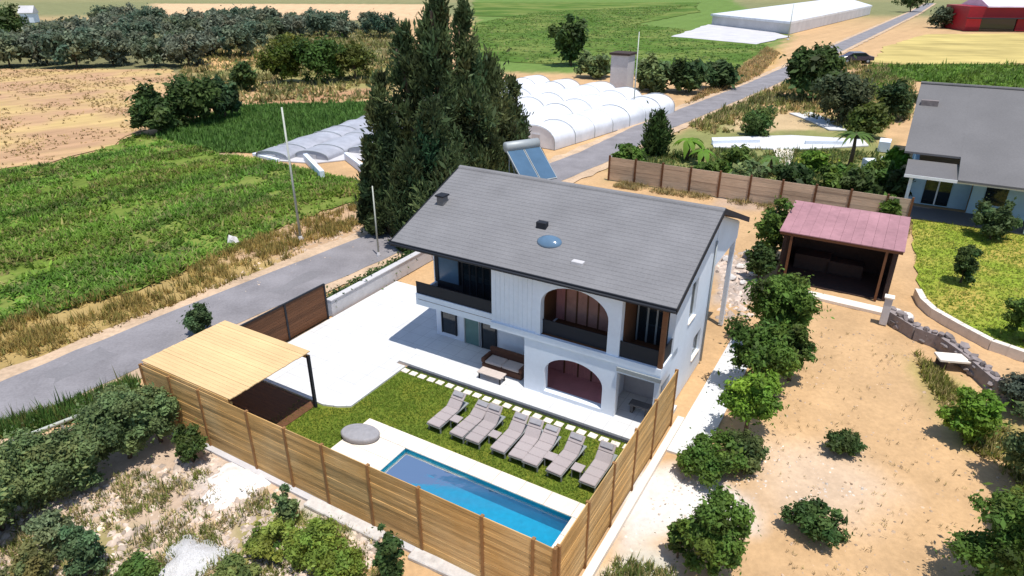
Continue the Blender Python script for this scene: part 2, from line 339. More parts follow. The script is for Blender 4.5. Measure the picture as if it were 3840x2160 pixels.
def sheet(name, poly, z, m, jag=0.0, step=1.5, thick=0.0):
    pts = []
    n = len(poly)
    for i in range(n):
        a, b = Vector(poly[i]), Vector(poly[(i+1) % n]); k = max(1, int((b-a).length/step)) if jag else 1
        for j in range(k):
            p = a.lerp(b, j/k)
            if jag: p += Vector((random.uniform(-jag, jag), random.uniform(-jag, jag)))
            pts.append((p.x, p.y))
    mb = MB()
    if thick: mb.prism(pts, z-thick, z)
    else: mb.add([(x, y, z) for x, y in pts], [tuple(range(len(pts)))])
    return tag(mb.build(name, m), kind='structure')
sheet('ploughed_field', PLOUGH, 0.03, 'plough', 0.7, 2.0)
sheet('weedy_field', WEEDY, 0.035, 'weedy', 0.5, 1.2)
sheet('crop_field', CROP, 0.03, 'crop', 0.5, 1.5)
sheet('far_meadow', [(-6.90, 138.23), (-12.73, 234.19), (10.32, 302.11), (92.55, 373.46), (78.55, 302.11), (40.54, 234.19), (63.32, 184.92), (57.99, 160.46), (40.48, 126.41), (22.47, 126.41)], 0.03, 'meadow', 1.0, 4)
sheet('upper_meadow', [(-14.91, 275.59), (-21.04, 391.87), (101.31, 391.87), (81.31, 327.18), (16.76, 270.82)], 0.04, 'meadow', 1.0, 6)
sheet('straw_field', [(85.96, 162.19), (113.77, 195.57), (169.24, 200.69), (113.50, 132.07), (72.35, 130.90), (68.28, 133.26)], 0.03, 'straw', 0.7, 3)
sheet('green_verge', [(66.04, 128.61), (71.75, 129.75), (112.55, 130.90), (84.84, 96.79), (72.61, 105.73), (63.84, 109.76), (50.24, 90.58), (49.49, 96.79)], 0.035, 'meadow', 0.5, 2)

def strip(name, line, width, z, m, jag=0.0):
    L, Rr = [], []
    for i, p in enumerate(line):
        a = Vector(line[max(i-1, 0)]); b = Vector(line[min(i+1, len(line)-1)]); d = (b-a).normalized(); nrm = Vector((-d.y, d.x)); p = Vector(p)
        L.append(p+nrm*(width/2+random.uniform(-jag, jag))); Rr.append(p-nrm*(width/2+random.uniform(-jag, jag)))
    n = len(line)
    mb = MB().add([(q.x, q.y, z) for q in L+Rr], [(i, i+1, n+i+1, n+i) for i in range(n-1)])
    return tag(mb.build(name, m), kind='structure')
def dense(line, step):
    out = []
    for a, b in zip(line[:-1], line[1:]):
        a, b = Vector(a), Vector(b); k = max(1, int((b-a).length/step))
        out += [tuple(a.lerp(b, j/k)) for j in range(k)]
    return out + [tuple(line[-1])]
ROAD = [UV(-22.6,-40), UV(-22.0,-14), UV(-21.4,-4), UV(-20.3,8), UV(-19.2,22), UV(-17.4,38), (15.69, 75.31), (25.11, 88.30), (38.27, 106.52), (81.47, 171.38), (165.32, 296.41), (220.48, 382.45)]
strip('road_shoulder', dense(ROAD, 1.2), 5.9, 0.012, 'shoulder', 0.28)
strip('road', dense(ROAD, 1.2), 3.9, 0.03, 'asphalt', 0.07)
for k, (u0, v0, u1, v1) in enumerate(((-22.9,-9.5,-21.6,-6.8), (-20.9,1.5,-20.0,4.6))):
    sheet('road_patch', uvpoly([(u0,v0),(u1,v0),(u1,v1),(u0,v1)]), .034, 'asphalt_patch', .16, .4)
sheet('gate_apron', uvpoly([(-19.4,-5.5),(-15.9,-5.5),(-15.9,1.2),(-18.6,1.2)]), 0.02, 'asphalt', 0.1, 1.0)

# ------------------------------------------------------------------ the plot: lawn, pool, terrace, deck
def plot_mesh(name, mb, m, kind='structure'):
    o = mb.build(name, m); place(o, (OX, OY)); return tag(o, kind=kind)
PU0, PU1, PV0, PV1 = -5.95, 1.0, -7.6, -5.32           # pool opening
mb = MB()
for a, b, c, d in ((-12.2, 2.0, PV1+.2, -0.95), (-12.2, PU0-.2, -8.82, PV1+.2), (PU1+.2, 2.0, -8.82, PV1+.2), (PU0-.2, PU1+.2, -8.82, PV0-.2)):
    mb.add([(a,c,0.0),(b,c,0.0),(b,d,0.0),(a,d,0.0)], [(0,1,2,3)])
plot_mesh('lawn', mb, 'turf')
mb = MB()                                                 # pool shell
x0,x1,y0,y1,zb,zt = PU0,PU1,PV0,PV1,-0.85,0.02
mb.add([(x0,y0,zb),(x1,y0,zb),(x1,y1,zb),(x0,y1,zb),(x0,y0,zt),(x1,y0,zt),(x1,y1,zt),(x0,y1,zt)], [(0,1,2,3),(0,1,5,4),(1,2,6,5),(2,3,7,6),(3,0,4,7)])
pool = thing('swimming_pool', 'narrow blue swimming pool with pale coping behind the wooden fence', 'pool', -2.5, -6.7)
PO = pool; pu, pv = -2.5, -6.7
def shift(mb, du, dv): mb.v = [(a-du, b-dv, c) for a, b, c in mb.v]; return mb
shift(mb, pu, pv).build('shell', 'pool_tile', PO)
nx, ny = 60, 24; g = []
for j in range(ny+1):
    for i in range(nx+1):
        x = x0+0.003+(x1-x0-0.006)*i/nx; y = y0+0.003+(y1-y0-0.006)*j/ny
        g.append((x-pu, y-pv, -0.11+0.0012*math.sin(x*7+y*5)+0.001*math.sin(x*3-y*9)))
MB().add(g, [(j*(nx+1)+i, j*(nx+1)+i+1, (j+1)*(nx+1)+i+1, (j+1)*(nx+1)+i) for j in range(ny) for i in range(nx)]).build('water', 'water', PO, smooth=True)
def slabs(a, b, c, d, n, along, tname='coping_slab'):
    for k in range(n):
        gp = 0.006
        if along == 'u': e, f = a+(b-a)*k/n+gp, a+(b-a)*(k+1)/n-gp; bx = (e, f, c, d)
        else: e, f = c+(d-c)*k/n+gp, c+(d-c)*(k+1)/n-gp; bx = (a, b, e, f)
        shift(MB().box(*bx, 0.012, 0.055), pu, pv).build(tname, 'cream_stone', PO, bevel=0.004)
slabs(-8.25, 1.9, PV1-.06, -4.68, 10, 'u'); slabs(-8.25, PU0+.06, -8.8, PV1-.07, 4, 'v'); slabs(PU1-.06, 1.9, -8.8, PV1-.07, 4, 'v'); slabs(PU0+.07, PU1-.07, -8.8, PV0+.06, 7, 'u')

# terrace in front of the house, with an edging of stepping stones
plot_mesh('terrace', MB().box(-9.9, 1.98, -0.78, 2.2, -0.1, 0.12), 'white_paving')
deck = [(-9.43,-4.45),(-9.9,-4.75),(-10.5,-4.95),(-15.55,-4.95),(-15.55,5.9),(-9.95,5.9),(-9.95,-0.95),(-9.43,-0.95)]
plot_mesh('white_deck', MB().prism(deck, -0.1, 0.08), 'white_paving')
plot_mesh('side_path', MB().box(2.5, 3.75, -0.6, 9.0, -0.1, 0.05), 'white_paving')
for k in range(23):
    uu = -9.25 + k*0.475
    o = MB().box(-.17, .17, -.14, .14, 0.0, 0.05).build('stepping_stone', 'cream_stone', None, bevel=0.012)
    place(o, UV(uu+random.uniform(-.02,.02), -1.2+random.uniform(-.02,.02)), 0.0, A+random.uniform(-.06,.06))
    tag(o, 'small square cream paver in the row between lawn and terrace', 'paver', 'cream pavers edging the lawn')

plot_mesh('drain_channel', MB().box(-9.4, 1.95, -.95, -.79, -.02, .02), 'dark_metal')
# short grass of the lawn
def tufts(name, P, h, spread, wdt, col, cvar, m='leaf', blades=4, parent=None, z=0.0, dead=None, deadp=0.0, patch=0.0):
    n = len(P)*blades; B = np.repeat(P, blades, 0); a = rng.uniform(0, 2*np.pi, n)
    hh = h*rng.uniform(.5, 1.3, n)*np.repeat(np.exp(rng.normal(0, .35, len(P))), blades); lean = spread*rng.uniform(.2, 1.0, n)
    base = np.column_stack([B[:, 0]+rng.normal(0, spread*.35, n), B[:, 1]+rng.normal(0, spread*.35, n), np.full(n, z)])
    side = np.column_stack([-np.sin(a), np.cos(a), np.zeros(n)])*(wdt*rng.uniform(.6, 1.3, n))[:, None]
    tip = base + np.column_stack([np.cos(a)*lean, np.sin(a)*lean, hh])
    V = np.stack([base-side, base+side, tip], 1).reshape(-1, 3); F = np.arange(len(V)).reshape(-1, 3)
    tc = np.repeat(np.array(col)[None, :]*(1+rng.normal(0, cvar, (len(P), 1))) , blades, 0)
    if dead is not None:
        dm = np.repeat(rng.random(len(P)) < deadp, blades); tc[dm] = np.array(dead)*(1+rng.normal(0, cvar, (dm.sum(), 1)))
    tc *= (1+rng.normal(0, cvar*.6, (n, 1)))
    if patch:                                  # patches drawn out along the plot's rows
        pu_ = (B[:, 0]*CA+B[:, 1]*SA); pv_ = (-B[:, 0]*SA+B[:, 1]*CA)
        q = wob(pu_*1.0, pv_*.3, .55, 1.0)+.6*wob(pu_, pv_*.25, 1.7, 3.0)
        tc *= (1+patch*q)[:, None]; tc[:, 0] *= 1+patch*.5*wob(pu_, pv_*.4, .35, 7.0)
    o = fast_mesh(name, V, F, np.repeat(tc, 3, 0), m, parent)
    return o
def scatter_in(poly, n, clump=None, holes=()):
    poly = np.array(poly); lo, hi = poly.min(0), poly.max(0); out = []
    while sum(len(q) for q in out) < n:
        P = rng.uniform(lo, hi, (n*2, 2)); keep = poly_sd(P, poly) < 0
        for h in holes: keep &= poly_sd(P, h) > 0
        if clump is not None: keep &= (wob(P[:, 0], P[:, 1], clump[0], clump[1]) + 0.7*rng.normal(0, .5, len(P))) > clump[2]
        out.append(P[keep])
    return np.concatenate(out)[:n]
COPE = uvpoly([(-8.3,-8.8),(1.95,-8.8),(1.95,-4.62),(-8.3,-4.62)])
LP = scatter_in(uvpoly([(-11.6,-8.7),(1.95,-8.7),(1.95,-0.9),(-9.4,-0.9),(-9.4,-4.55),(-10.4,-5.1),(-11.6,-5.2)]), 26000, holes=[COPE])
tag(tufts('lawn_grass', LP, 0.045, 0.05, 0.012, (0.135, 0.215, 0.024), 0.16, blades=3, dead=(0.19, 0.2, 0.03), deadp=0.12), 'short olive green grass of the lawn by the pool', 'grass', kind='stuff')

# ------------------------------------------------------------------ the house
H = thing('house', 'two storey white house with grey gable roof, arches and balconies above the lawn', 'house', 0, 0)
W0, W1 = -9.9, 1.75                                     # left and right wall
def part(name, mb, m, parent=None, **k): return mb.build(name, m, parent or H, **k)
FZ, EZ, RZ, RV = 2.82, 5.42, 7.52, 5.3                  # upper floor, eave soffit, ridge height and place
def arch_wall(u0, u1, a0, a1, zs, za, z0, z1, v0, v1, n=18):
    """a wall with an elliptical arched opening a0..a1"""
    mb = MB(); mb.box(u0, a0, v0, v1, z0, z1); mb.box(a1, u1, v0, v1, z0, z1)
    c, r = (a0+a1)/2, (a1-a0)/2
    us = [c-r*math.cos(math.pi*i/n) for i in range(n+1)]; zs_ = [zs+(za-zs)*math.sin(math.pi*i/n) for i in range(n+1)]
    for i in range(n):
        mb.add([(us[i],v0,zs_[i]),(us[i+1],v0,zs_[i+1]),(us[i+1],v0,z1),(us[i],v0,z1),(us[i],v1,zs_[i]),(us[i+1],v1,zs_[i+1]),(us[i+1],v1,z1),(us[i],v1,z1)],
               [(0,1,2,3),(7,6,5,4),(0,4,5,1),(3,2,6,7)])
    return mb
# walls
part('back_wall', MB().box(W0, -3.0, 10.1, 10.35, 0, EZ), 'plaster')
part('rear_side_wall', MB().box(-3.2, -3.0, 6.2, 10.1, 0, EZ), 'plaster')
part('left_wall', MB().box(W0, W0+.25, 2.1, 10.1, 0, EZ), 'plaster')
rw = MB()                                               # right wall with two window openings, gable top
GZ = lambda v: 7.36-abs(v-RV)*(7.36-5.40)/RV            # underside of the roof along v
rw.box(W1-.25, W1, 1.4, 3.2, 0, GZ(1.4)-.02); rw.box(W1-.25, W1, 3.2, 4.1, 0, 3.35); rw.box(W1-.25, W1, 4.1, 4.5, 0, GZ(3.2)-.02)
rw.box(W1-.25, W1, 4.5, 5.6, 0, 0.95); rw.box(W1-.25, W1, 4.5, 5.6, 2.05, GZ(4.1)-.02); rw.box(W1-.25, W1, 5.6, 6.25, 0, GZ(6.25)-.02); rw.box(W1-.25, W1, 3.2, 4.1, 5.05, GZ(3.2)-.02)
rw.extrude_u([(1.4,GZ(1.4)-.02),(RV,7.33),(10.3,GZ(10.3)-.02),(6.25,GZ(6.25)-.02-.9),(6.25,GZ(6.25)-.5),(3.2,GZ(3.2)-.3)], W1-.249, W1-.001)
part('right_wall', rw, 'plaster')
lg = MB().extrude_u([(2.1,EZ),(RV,7.33),(10.1,EZ)], W0+.01, W0+.24); part('left_gable', lg, 'plaster')
part('gable_board', MB().extrude_u([(6.25,4.62),(6.25,GZ(6.25)-.1),(10.35,GZ(10.35)-.06),(10.35,4.62)], W1-.2, W1+.03), 'plaster')
part('veranda_post', MB().box(W1-.2, W1, 10.1, 10.3, 0, 4.62), 'plaster')
part('veranda_wall', MB().box(-3.2, W1-.26, 6.0, 6.2, 0, 5.2), 'plaster')
# ground floor: porch back wall, doors
part('porch_wall', MB().box(W0+.25, -3.9, 2.1, 2.3, 0.12, FZ-.25), 'plaster')
part('inner_wall', MB().box(-3.9, -.3, 2.1, 2.3, 0.12, FZ-.25), 'maroon_tile')
part('bay_wall', MB().box(-.295, W1-.3, 2.1, 2.3, 0.12, FZ-.25), 'concrete')
part('dividing_wall', MB().box(-.44, -.3, .5, 2.095, 0.136, FZ-.25), 'plaster')
part('dividing_wall', MB().box(-3.98, -3.86, .5, 2.095, 0.136, FZ-.25), 'plaster')
part('upper_back_wall', MB().box(W0+.25, W1-.3, 1.85, 2.05, FZ+.04, EZ+.4), 'plaster')
def door(u0, u1, z0, z1, v, m, fm='dark_metal', name='door', mull=1, parent=None):
    d = part(name, MB().box(u0, u1, v-.05, v-.012, z0, z1), m, parent)
    f = MB(); t = .055
    f.box(u0-t, u0, v-.09, v-.005, z0, z1+t); f.box(u1, u1+t, v-.09, v-.005, z0, z1+t); f.box(u0, u1, v-.09, v-.005, z1, z1+t)
    for k in range(1, mull+1):
        x = u0+(u1-u0)*k/(mull+1); f.box(x-t*.6, x+t*.6, v-.08, v-.051, z0, z1)
    f.build('frame', fm, d); return d
door(-9.5, -8.75, .35, 1.5, 2.1, 'dark_glass', name='window', mull=0)
door(-8.2, -7.45, .14, 2.2, 2.1, 'teal_paint', 'grey_metal', mull=0)
door(-7.25, -6.55, .14, 2.2, 2.1, 'dark_glass', mull=0)
door(-3.0, -0.5, .14, 2.25, 2.09, 'red_wood', 'dark_wood', mull=3)
part('porch_floor', MB().box(-3.95, -0.45, 0.5, 2.09, 0.121, 0.135), 'maroon_tile')
# upper floor doors
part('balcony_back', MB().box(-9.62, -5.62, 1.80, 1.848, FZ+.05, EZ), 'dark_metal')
door(-9.35, -8.25, 3.25, 4.6, 1.79, 'blue_glass', name='window', mull=0)
door(-8.0, -6.6, FZ+.08, 4.9, 1.79, 'dark_glass', mull=3)
part('loggia_back', MB().box(-3.5, -0.42, 1.80, 1.848, FZ+.05, EZ), 'red_wood')
door(-2.9, -1.0, FZ+.08, 4.6, 1.79, 'brown_shutter', 'dark_wood', mull=3)
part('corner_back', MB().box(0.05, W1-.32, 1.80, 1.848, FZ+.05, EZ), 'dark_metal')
door(.2, 1.3, FZ+.08, 4.95, 1.79, 'dark_glass', 'grey_metal', mull=2)
# facade
part('cladding_wall', MB().box(-5.6, -3.5, .27, .5, FZ-.25, EZ+.12), 'plaster')
for k in range(10):
    u0 = -5.6+k*.21; part('plank', MB().box(u0+.003, u0+.207, .25, .268, FZ-.22, EZ+.1), 'plaster', bevel=.003)
part('arch_wall', arch_wall(-3.495, .06, -3.3, -.44, 4.25, 5.2, FZ-.2, EZ+.12, .2, .5), 'plaster')
part('lower_arch_wall', arch_wall(-4.0, .06, -3.05, -.5, 1.25, 2.08, .12, FZ-.21, .19, .49), 'plaster')
part('arch_sill', MB().box(-3.05, -.5, .16, .5, .12, .3), 'plaster')
part('floor_slab', MB().box(-5.6, W1, .14, 2.1, FZ-.24, FZ+.04), 'plaster')
part('balcony_slab', MB().box(-9.6, -5.601, .33, 2.1, FZ-.24, FZ+.04), 'plaster')
part('balcony_parapet', MB().box(-9.6, -5.601, .31, .42, FZ-.245, FZ+.3), 'plaster')
part('side_parapet', MB().box(-9.61, -9.49, .42, 1.85, FZ-.23, FZ+.3), 'plaster')
part('corner_post', MB().box(W1-.17, W1, .18, .34, FZ+.04, EZ), 'dark_wood')
part('lower_corner_post', MB().box(W1-.2, W1+.001, .17, .38, .12, FZ-.24), 'plaster')
part('side_beam', MB().box(W1-.2, W1-.002, .38, 1.4, FZ-.8, FZ-.241), 'plaster')
part('lower_beam', MB().box(.06, W1-.2, .17, .36, FZ-.62, FZ-.241), 'plaster')
part('beam_rail', MB().box(.06, W1+.04, .08, .16, FZ-.5, FZ-.34), 'grey_metal')
# railings: dark bars in the loggia and on the corner balcony
def balustrade(mb, rail):                                # tinted panels under a dark hand rail
    b = part('balustrade', mb, 'dark_metal'); rail.build('hand_rail', 'dark_metal', b)
balustrade(MB().box(-3.29, -.45, .41, .43, FZ+.06, FZ+.62), MB().box(-3.29, -.45, .395, .445, FZ+.622, FZ+.67))
balustrade(MB().box(.07, W1-.18, .25, .27, FZ+.06, FZ+.68), MB().box(.07, W1-.18, .235, .285, FZ+.682, FZ+.73))
balustrade(MB().box(W1-.08, W1-.06, .35, 1.39, FZ+.06, FZ+.68), MB().box(W1-.095, W1-.045, .35, 1.39, FZ+.682, FZ+.73))
balustrade(MB().box(-9.58, -5.61, .35, .37, FZ+.31, FZ+.82), MB().box(-9.58, -5.61, .335, .385, FZ+.822, FZ+.87))
for a, b in ((-9.48, -5.61), (-3.29, -.45), (.07, W1-.2)): part('balcony_floor', MB().box(a, b, .3, 1.79, FZ+.042, FZ+.055), 'dark_wood')
for a in (-5.62, -3.42, -.46, .065): part('balcony_side', MB().box(a, a+.03, .52, 1.79, FZ+.056, EZ), 'dark_wood')
# right wall windows
for (a, b, z0, z1) in ((3.2, 4.1, 3.35, 5.05), (4.5, 5.6, .95, 2.05)):
    wd = part('window', MB().box(W1-.17, W1-.13, a, b, z0, z1), 'dark_glass')
    MB().box(W1-.2, W1-.1, a, a+.06, z0, z1).box(W1-.2, W1-.1, b-.06, b, z0, z1).box(W1-.2, W1-.1, a+.06, b-.06, z1-.06, z1).box(W1-.2, W1-.1, a+.06, b-.06, z0, z0+.06).build('frame', 'grey_metal', wd)
    MB().box(W1-.12, W1+.05, a-.05, b+.05, z0-.05, z0-.003).build('sill', 'cream_stone', wd)
# roof: stepped courses of grey shingle on both slopes
EU0, EU1, EV0, EV1, NC = -10.44, 2.1, -0.06, 10.72, 26
def slope_profile(v0, v1, z0, z1, n):
    pr = []
    for k in range(n):
        a, b = k/n, (k+1)/n
        pr += [(v0+(v1-v0)*a, z0+(z1-z0)*a+.012), (v0+(v1-v0)*b, z0+(z1-z0)*b+.004)]
    return pr
up = slope_profile(EV0, RV, 5.56, 7.56, NC); dn = slope_profile(EV1, RV, 5.56, 7.56, NC)
prof = up + dn[::-1] + [(EV1, 5.47), (RV, 7.42), (EV0, 5.47)]
rf = part('roof', MB().extrude_u(prof, EU0, EU1), 'shingle')
MB().extrude_u([(RV-.17, 7.52), (RV-.12, 7.585), (RV, 7.62), (RV+.12, 7.585), (RV+.17, 7.52)], EU0-.02, EU1+.02).build('ridge_cap', 'shingle', rf)
MB().box(EU0+.01, EU1-.01, EV0-.035, EV0-.002, 5.36, 5.55).build('fascia', 'dark_metal', rf)
MB().tube([(EU0, EV0-.09, 5.47), (EU1, EV0-.09, 5.45)], .055, 8).build('gutter', 'dark_metal', rf, smooth=True)
for uu, nm in ((EU1-.0, 'verge_board'), (EU0-.04, 'verge_board')):
    MB().extrude_u([(EV0-.03, 5.34), (EV0-.03, 5.585), (RV, 7.6), (EV1, 5.585), (EV1, 5.34), (RV, 7.36)], uu+.002, uu+.038).build(nm, 'dark_metal', rf)
MB().extrude_u([(EV0+.01, 5.43), (RV, 7.38), (EV1-.01, 5.43), (RV, 7.41)], EU0+.01, EU1-.01).build('soffit', 'dark_wood', rf)
rz = lambda v: 5.56+(v-EV0)*2.0/(RV-EV0)
v = 2.45; MB().box(-4.7, -4.25, v-.14, v+.14, rz(v)-.1, rz(v)+.24).build('roof_vent', 'dark_metal', rf, bevel=.02)
sk = MB(); v = 1.72
sk.lathe([(.46, -.08), (.46, .05), (.40, .10), (.33, .15), (.2, .2), (.02, .22)], 20, sx=1.15, sy=.8); skyl = sk.build('skylight_dome', 'blue_glass', rf, smooth=True)
skyl.location = (-3.75, v, rz(v)); skyl.rotation_euler = (math.atan(2.0/(RV-EV0)), 0, 0)
v = .98; MB().box(-2.38, -1.9, v-.13, v+.13, rz(v)-.1, rz(v)+.085).build('roof_hatch', 'concrete', rf, bevel=.02)
v = 2.7; MB().box(-9.85, -9.5, v-.2, v+.2, rz(v)-.15, rz(v)+.33).build('chimney', 'grey_tile', rf, bevel=.02)
MB().box(-9.9, -9.45, v-.25, v+.25, rz(v)+.332, rz(v)+.4).build('chimney_cap', 'dark_metal', rf)

MB().tube([(W1+.06, 6.1, 5.9), (W1+.06, 6.1, .1)], .045, 8).build('downpipe', 'grey_metal', H, smooth=True)
# things on the porches
s = thing('outdoor_sofa', 'brown outdoor sofa with pale cushions under the balcony', 'sofa', -5.35, 0.95, 0.12)
MB().box(-1.0, 1.0, -.4, .4, .0, .3).build('base', 'brown_fabric', s, bevel=.03); MB().box(-1.0, 1.0, .28, .46, .3, .78).build('backrest', 'brown_fabric', s, bevel=.05)
for k in (-1, 1):
    MB().box(min(k*.86, k*1.04), max(k*.86, k*1.04), -.4, .3, .3, .55).build('armrest', 'brown_fabric', s, bevel=.04)
    MB().box(-.43+k*.43, .43+k*.43, -.39, .27, .302, .44).build('cushion', 'beige_fabric', s, bevel=.05)
t = thing('coffee_table', 'low pale coffee table on the terrace in front of the brown sofa', 'table', -5.5, .02, 0.12)
MB().box(-.6, .6, -.25, .25, .3, .35).build('table_top', 'beige_fabric', t, bevel=.01)
for a in (-.52, .52):
    for b in (-.18, .18): MB().box(a-.025, a+.025, b-.025, b+.025, 0, .3).build('leg', 'dark_metal', t)
t = thing('stone_bench', 'dark grey bench in the open bay below the corner balcony', 'bench', .85, .95, 0.12)
MB().box(-.42, .42, -.2, .2, .36, .43).build('seat', 'grey_tile', t, bevel=.01)
for a in (-.3, .3): MB().box(a-.06, a+.06, -.16, .16, 0, .36).build('leg', 'grey_tile', t, bevel=.01)

# solar water heater standing on the far slope
sh = empty('solar_water_heater', UV(-6.75, 6.5), 6.95, math.atan2(to_sun.y, to_sun.x)+math.pi/2)
tag(sh, 'solar water heater with pale blue panel and white tank behind the ridge', 'solar heater'); sh.scale = (.86, .86, .86)
T_ = 2.3; ti = R(36); c_, s_ = math.cos(ti), math.sin(ti)
def tilt(mb, z0=0.12): mb.v = [(x, y*c_-z*s_, z0+y*s_+z*c_) for x, y, z in mb.v]; return mb
for k in (-1, 0):
    pn = tilt(MB().box(k*1.1+.02, k*1.1+1.08, 0, T_, 0, .09)).build('panel', 'grey_metal', sh)
    tilt(MB().box(k*1.1+.06, k*1.1+1.04, .05, T_-.05, .092, .1)).build('pane', 'solar_glass', pn)
yy, zz = T_*c_+.15, T_*s_+.35
MB().tube([(-1.1, yy, zz), (-1.04, yy, zz), (1.04, yy, zz), (1.1, yy, zz)], [.18, .29, .29, .18], 18).build('tank', 'grey_metal', sh, smooth=True)
for k in (-.8, .8): MB().tube([(k, .1, .1), (k, yy, -.75)], .03, 6).tube([(k, yy, -.75), (k, yy, zz-.3)], .03, 6).tube([(k, yy*.5, -.35), (k, yy, zz-.3)], .025, 6).build('stand', 'grey_metal', sh)
MB().tube([(1.12, yy, zz-.1), (1.25, yy-.2, zz-.4), (1.22, yy*.6, zz*.5), (1.12, .1, .2)], .025, 6).build('pipe', 'dark_metal', sh)

# ------------------------------------------------------------------ wooden fences
def fence(name, label, u, v, rz, posts, h, nb, m='pine', pm='dark_wood', z0=0.06, both=False):
    f = thing(name, label, 'fence', u, v, 0.0, rz)
    bh = (h-z0)/nb
    for a, b in zip(posts[:-1], posts[1:]):
        for k in range(nb):
            z = z0+k*bh; dv = random.uniform(-.006, .006)
            mbb = MB().box(a+.01+random.uniform(0,.01), b-.01-random.uniform(0,.01), -.014+dv, .014+dv, z+.004, z+bh-.005); j0, j1, w0, w1 = [random.uniform(-.007, .007) for _ in range(4)]
            mbb.v = [(x, y+(w0 if x < (a+b)/2 else w1), zz+(j0 if x < (a+b)/2 else j1)) for x, y, zz in mbb.v]; mbb.build('board', m, f)
    for a in posts:
        MB().box(a-.045, a+.045, -.058, .012+.05, -.05, h+.03).build('post', pm, f)
    return f
fp = [-15.6, -13.9, -12.23, -9.71, -7.89, -6.22, -4.31, -2.39, -.19, 1.42, 2.06]
f1 = fence('board_fence', 'tan wooden board fence along the pool side of the plot', 0, -8.93, 0, fp, 2.5, 16, pm='pine_dark')
f2 = fence('board_fence', 'tan wooden board fence running from the pool corner to the house', 2.1, -8.86, math.pi/2, [0.06, 1.9, 3.8, 5.7, 7.6, 9.85], 2.5, 16, pm='pine_dark')
o = MB().box(-15.6, 2.3, -.16, .1, -.25, .055).build('plinth_wall', 'concrete', None); place(o, UV(0, -9.0)); tag(o, 'low grey concrete plinth under the pool side fence', 'plinth')
o = MB().box(-.12, .14, 0, 10.4, -.25, .16).build('kerb_wall', 'cream_stone', None); place(o, UV(2.36, -8.9)); tag(o, 'cream concrete kerb outside the fence beside the sandy yard', 'kerb')

# ------------------------------------------------------------------ pergola shelter in the corner
pg = thing('pergola', 'wooden shelter with flat pale plank roof in the fence corner', 'pergola', -13.1, -6.95)
for k in range(22):
    y0 = -1.9+k*.171; zj = random.uniform(-.004, .004)
    MB().box(-2.48-random.uniform(0,.03), 2.48+random.uniform(0,.03), y0+.003, y0+.166, 2.6+zj, 2.635+zj).build('plank', 'pine_light', pg)
for x in (-2.2, -.75, .75, 2.2): MB().box(x-.04, x+.04, -1.86, 1.82, 2.46, 2.594).build('rafter', 'pine', pg)
for y in (-1.84, 1.78): MB().box(-2.45, 2.45, y-.04, y+.04, 2.32, 2.458).build('beam', 'pine', pg)
for x, y, m in ((2.42, 1.78, 'dark_metal'), (-2.4, 1.78, 'pine'), (-2.4, -1.84, 'pine')): MB().box(x-.055, x+.055, y-.055, y+.055, 0, 2.318 if m == 'pine' else 2.45).build('post', m, pg)
for k in range(15):
    z = .08+k*.148; MB().box(-2.47, -2.445, -1.78, 1.7, z+.003, z+.143).build('side_board', 'pine', pg)
for k in range(3): MB().box(-2.4, 2.4, -1.93, -1.905, 2.16+k*.148, 2.3+k*.148).build('front_board', 'pine', pg)
plot_mesh('shelter_shade_floor', MB().box(-15.5, -10.75, -8.78, -5.0, -.05, .03), 'dark_wood')  # dark brown floor colour carries the shade under the plank roof
s = thing('filler_sofa', 'dark lounge sofa added to fill the shade under the plank shelter', 'sofa', -12.9, -7.6, .03)  # unseen sofa, added as dark filling below the roof
MB().box(-1.5, 1.5, -.9, 0, 0, .36).build('base', 'brown_fabric', s, bevel=.04); MB().box(-1.5, 1.5, -.95, -.75, .36, .8).build('backrest', 'brown_fabric', s, bevel=.05)
for k in range(3): MB().box(-1.45+k*.98, -.5+k*.98, -.74, .03, .362, .5).build('cushion', 'dark_metal', s, bevel=.05)
l = thing('lantern', 'small white lantern on the ground beside the plank shelter', 'lantern', -10.45, -7.3)
MB().box(-.13, .13, -.13, .13, 0, .04).box(-.13, .13, -.13, .13, .38, .42).build('frame', 'white_metal', l)
MB().box(-.1, .1, -.1, .1, .04, .38).build('body', 'white_metal', l); MB().lathe([(.13, .42), (.05, .5), (.01, .52)], 8).build('cap', 'white_metal', l)

# round grey cover on the coping
o = MB().lathe([(.62, 0), (.68, .08), (.7, .2), (.64, .27), (.6, .25), (.45, .3), (.2, .33), (.02, .335)], 28, sx=1.1, sy=.72).build('round_cover', 'grey_cover', None, smooth=True)
place(o, UV(-7.75, -5.75), .056, A+.3); tag(o, 'round grey padded cover lying on the pool coping', 'cover')

# ------------------------------------------------------------------ sun loungers and side tables
def make_lounger(ang):
    lg = thing('sun_lounger', '', 'sun lounger', 0, 0, 0, 0, 'grey sun loungers lined up on the lawn')
    MB().box(-.31, .31, -1.0, .95, .26, .3).build('frame', 'grey_metal', lg)
    for x in (-.27, .27):
        for y in (-.9, .75): MB().box(x-.025, x+.025, y-.025, y+.025, 0, .26).build('leg', 'grey_metal', lg)
    for k in range(3): MB().box(-.3, .3, -1.0+k*.427, -1.0+k*.427+.42, .305, .385).build('mattress', 'lounger_fabric', lg, bevel=.025)
    ca, sa = math.cos(R(ang)), math.sin(R(ang))
    def lift(mb): mb.v = [(x, .29+y*ca-z*sa, .31+y*sa+z*ca) for x, y, z in mb.v]; return mb
    for k in range(2): lift(MB().box(-.3, .3, k*.37, k*.37+.365, 0, .08)).build('backrest', 'lounger_fabric', lg, bevel=.025)
    lift(MB().box(-.24, .24, .5, .7, .09, .14)).build('headrest', 'grey_cover', lg, bevel=.02)
    return lg
lu = [-5.55, -4.42, -3.77, -2.67, -2.0, -1.35, -.33, .83]
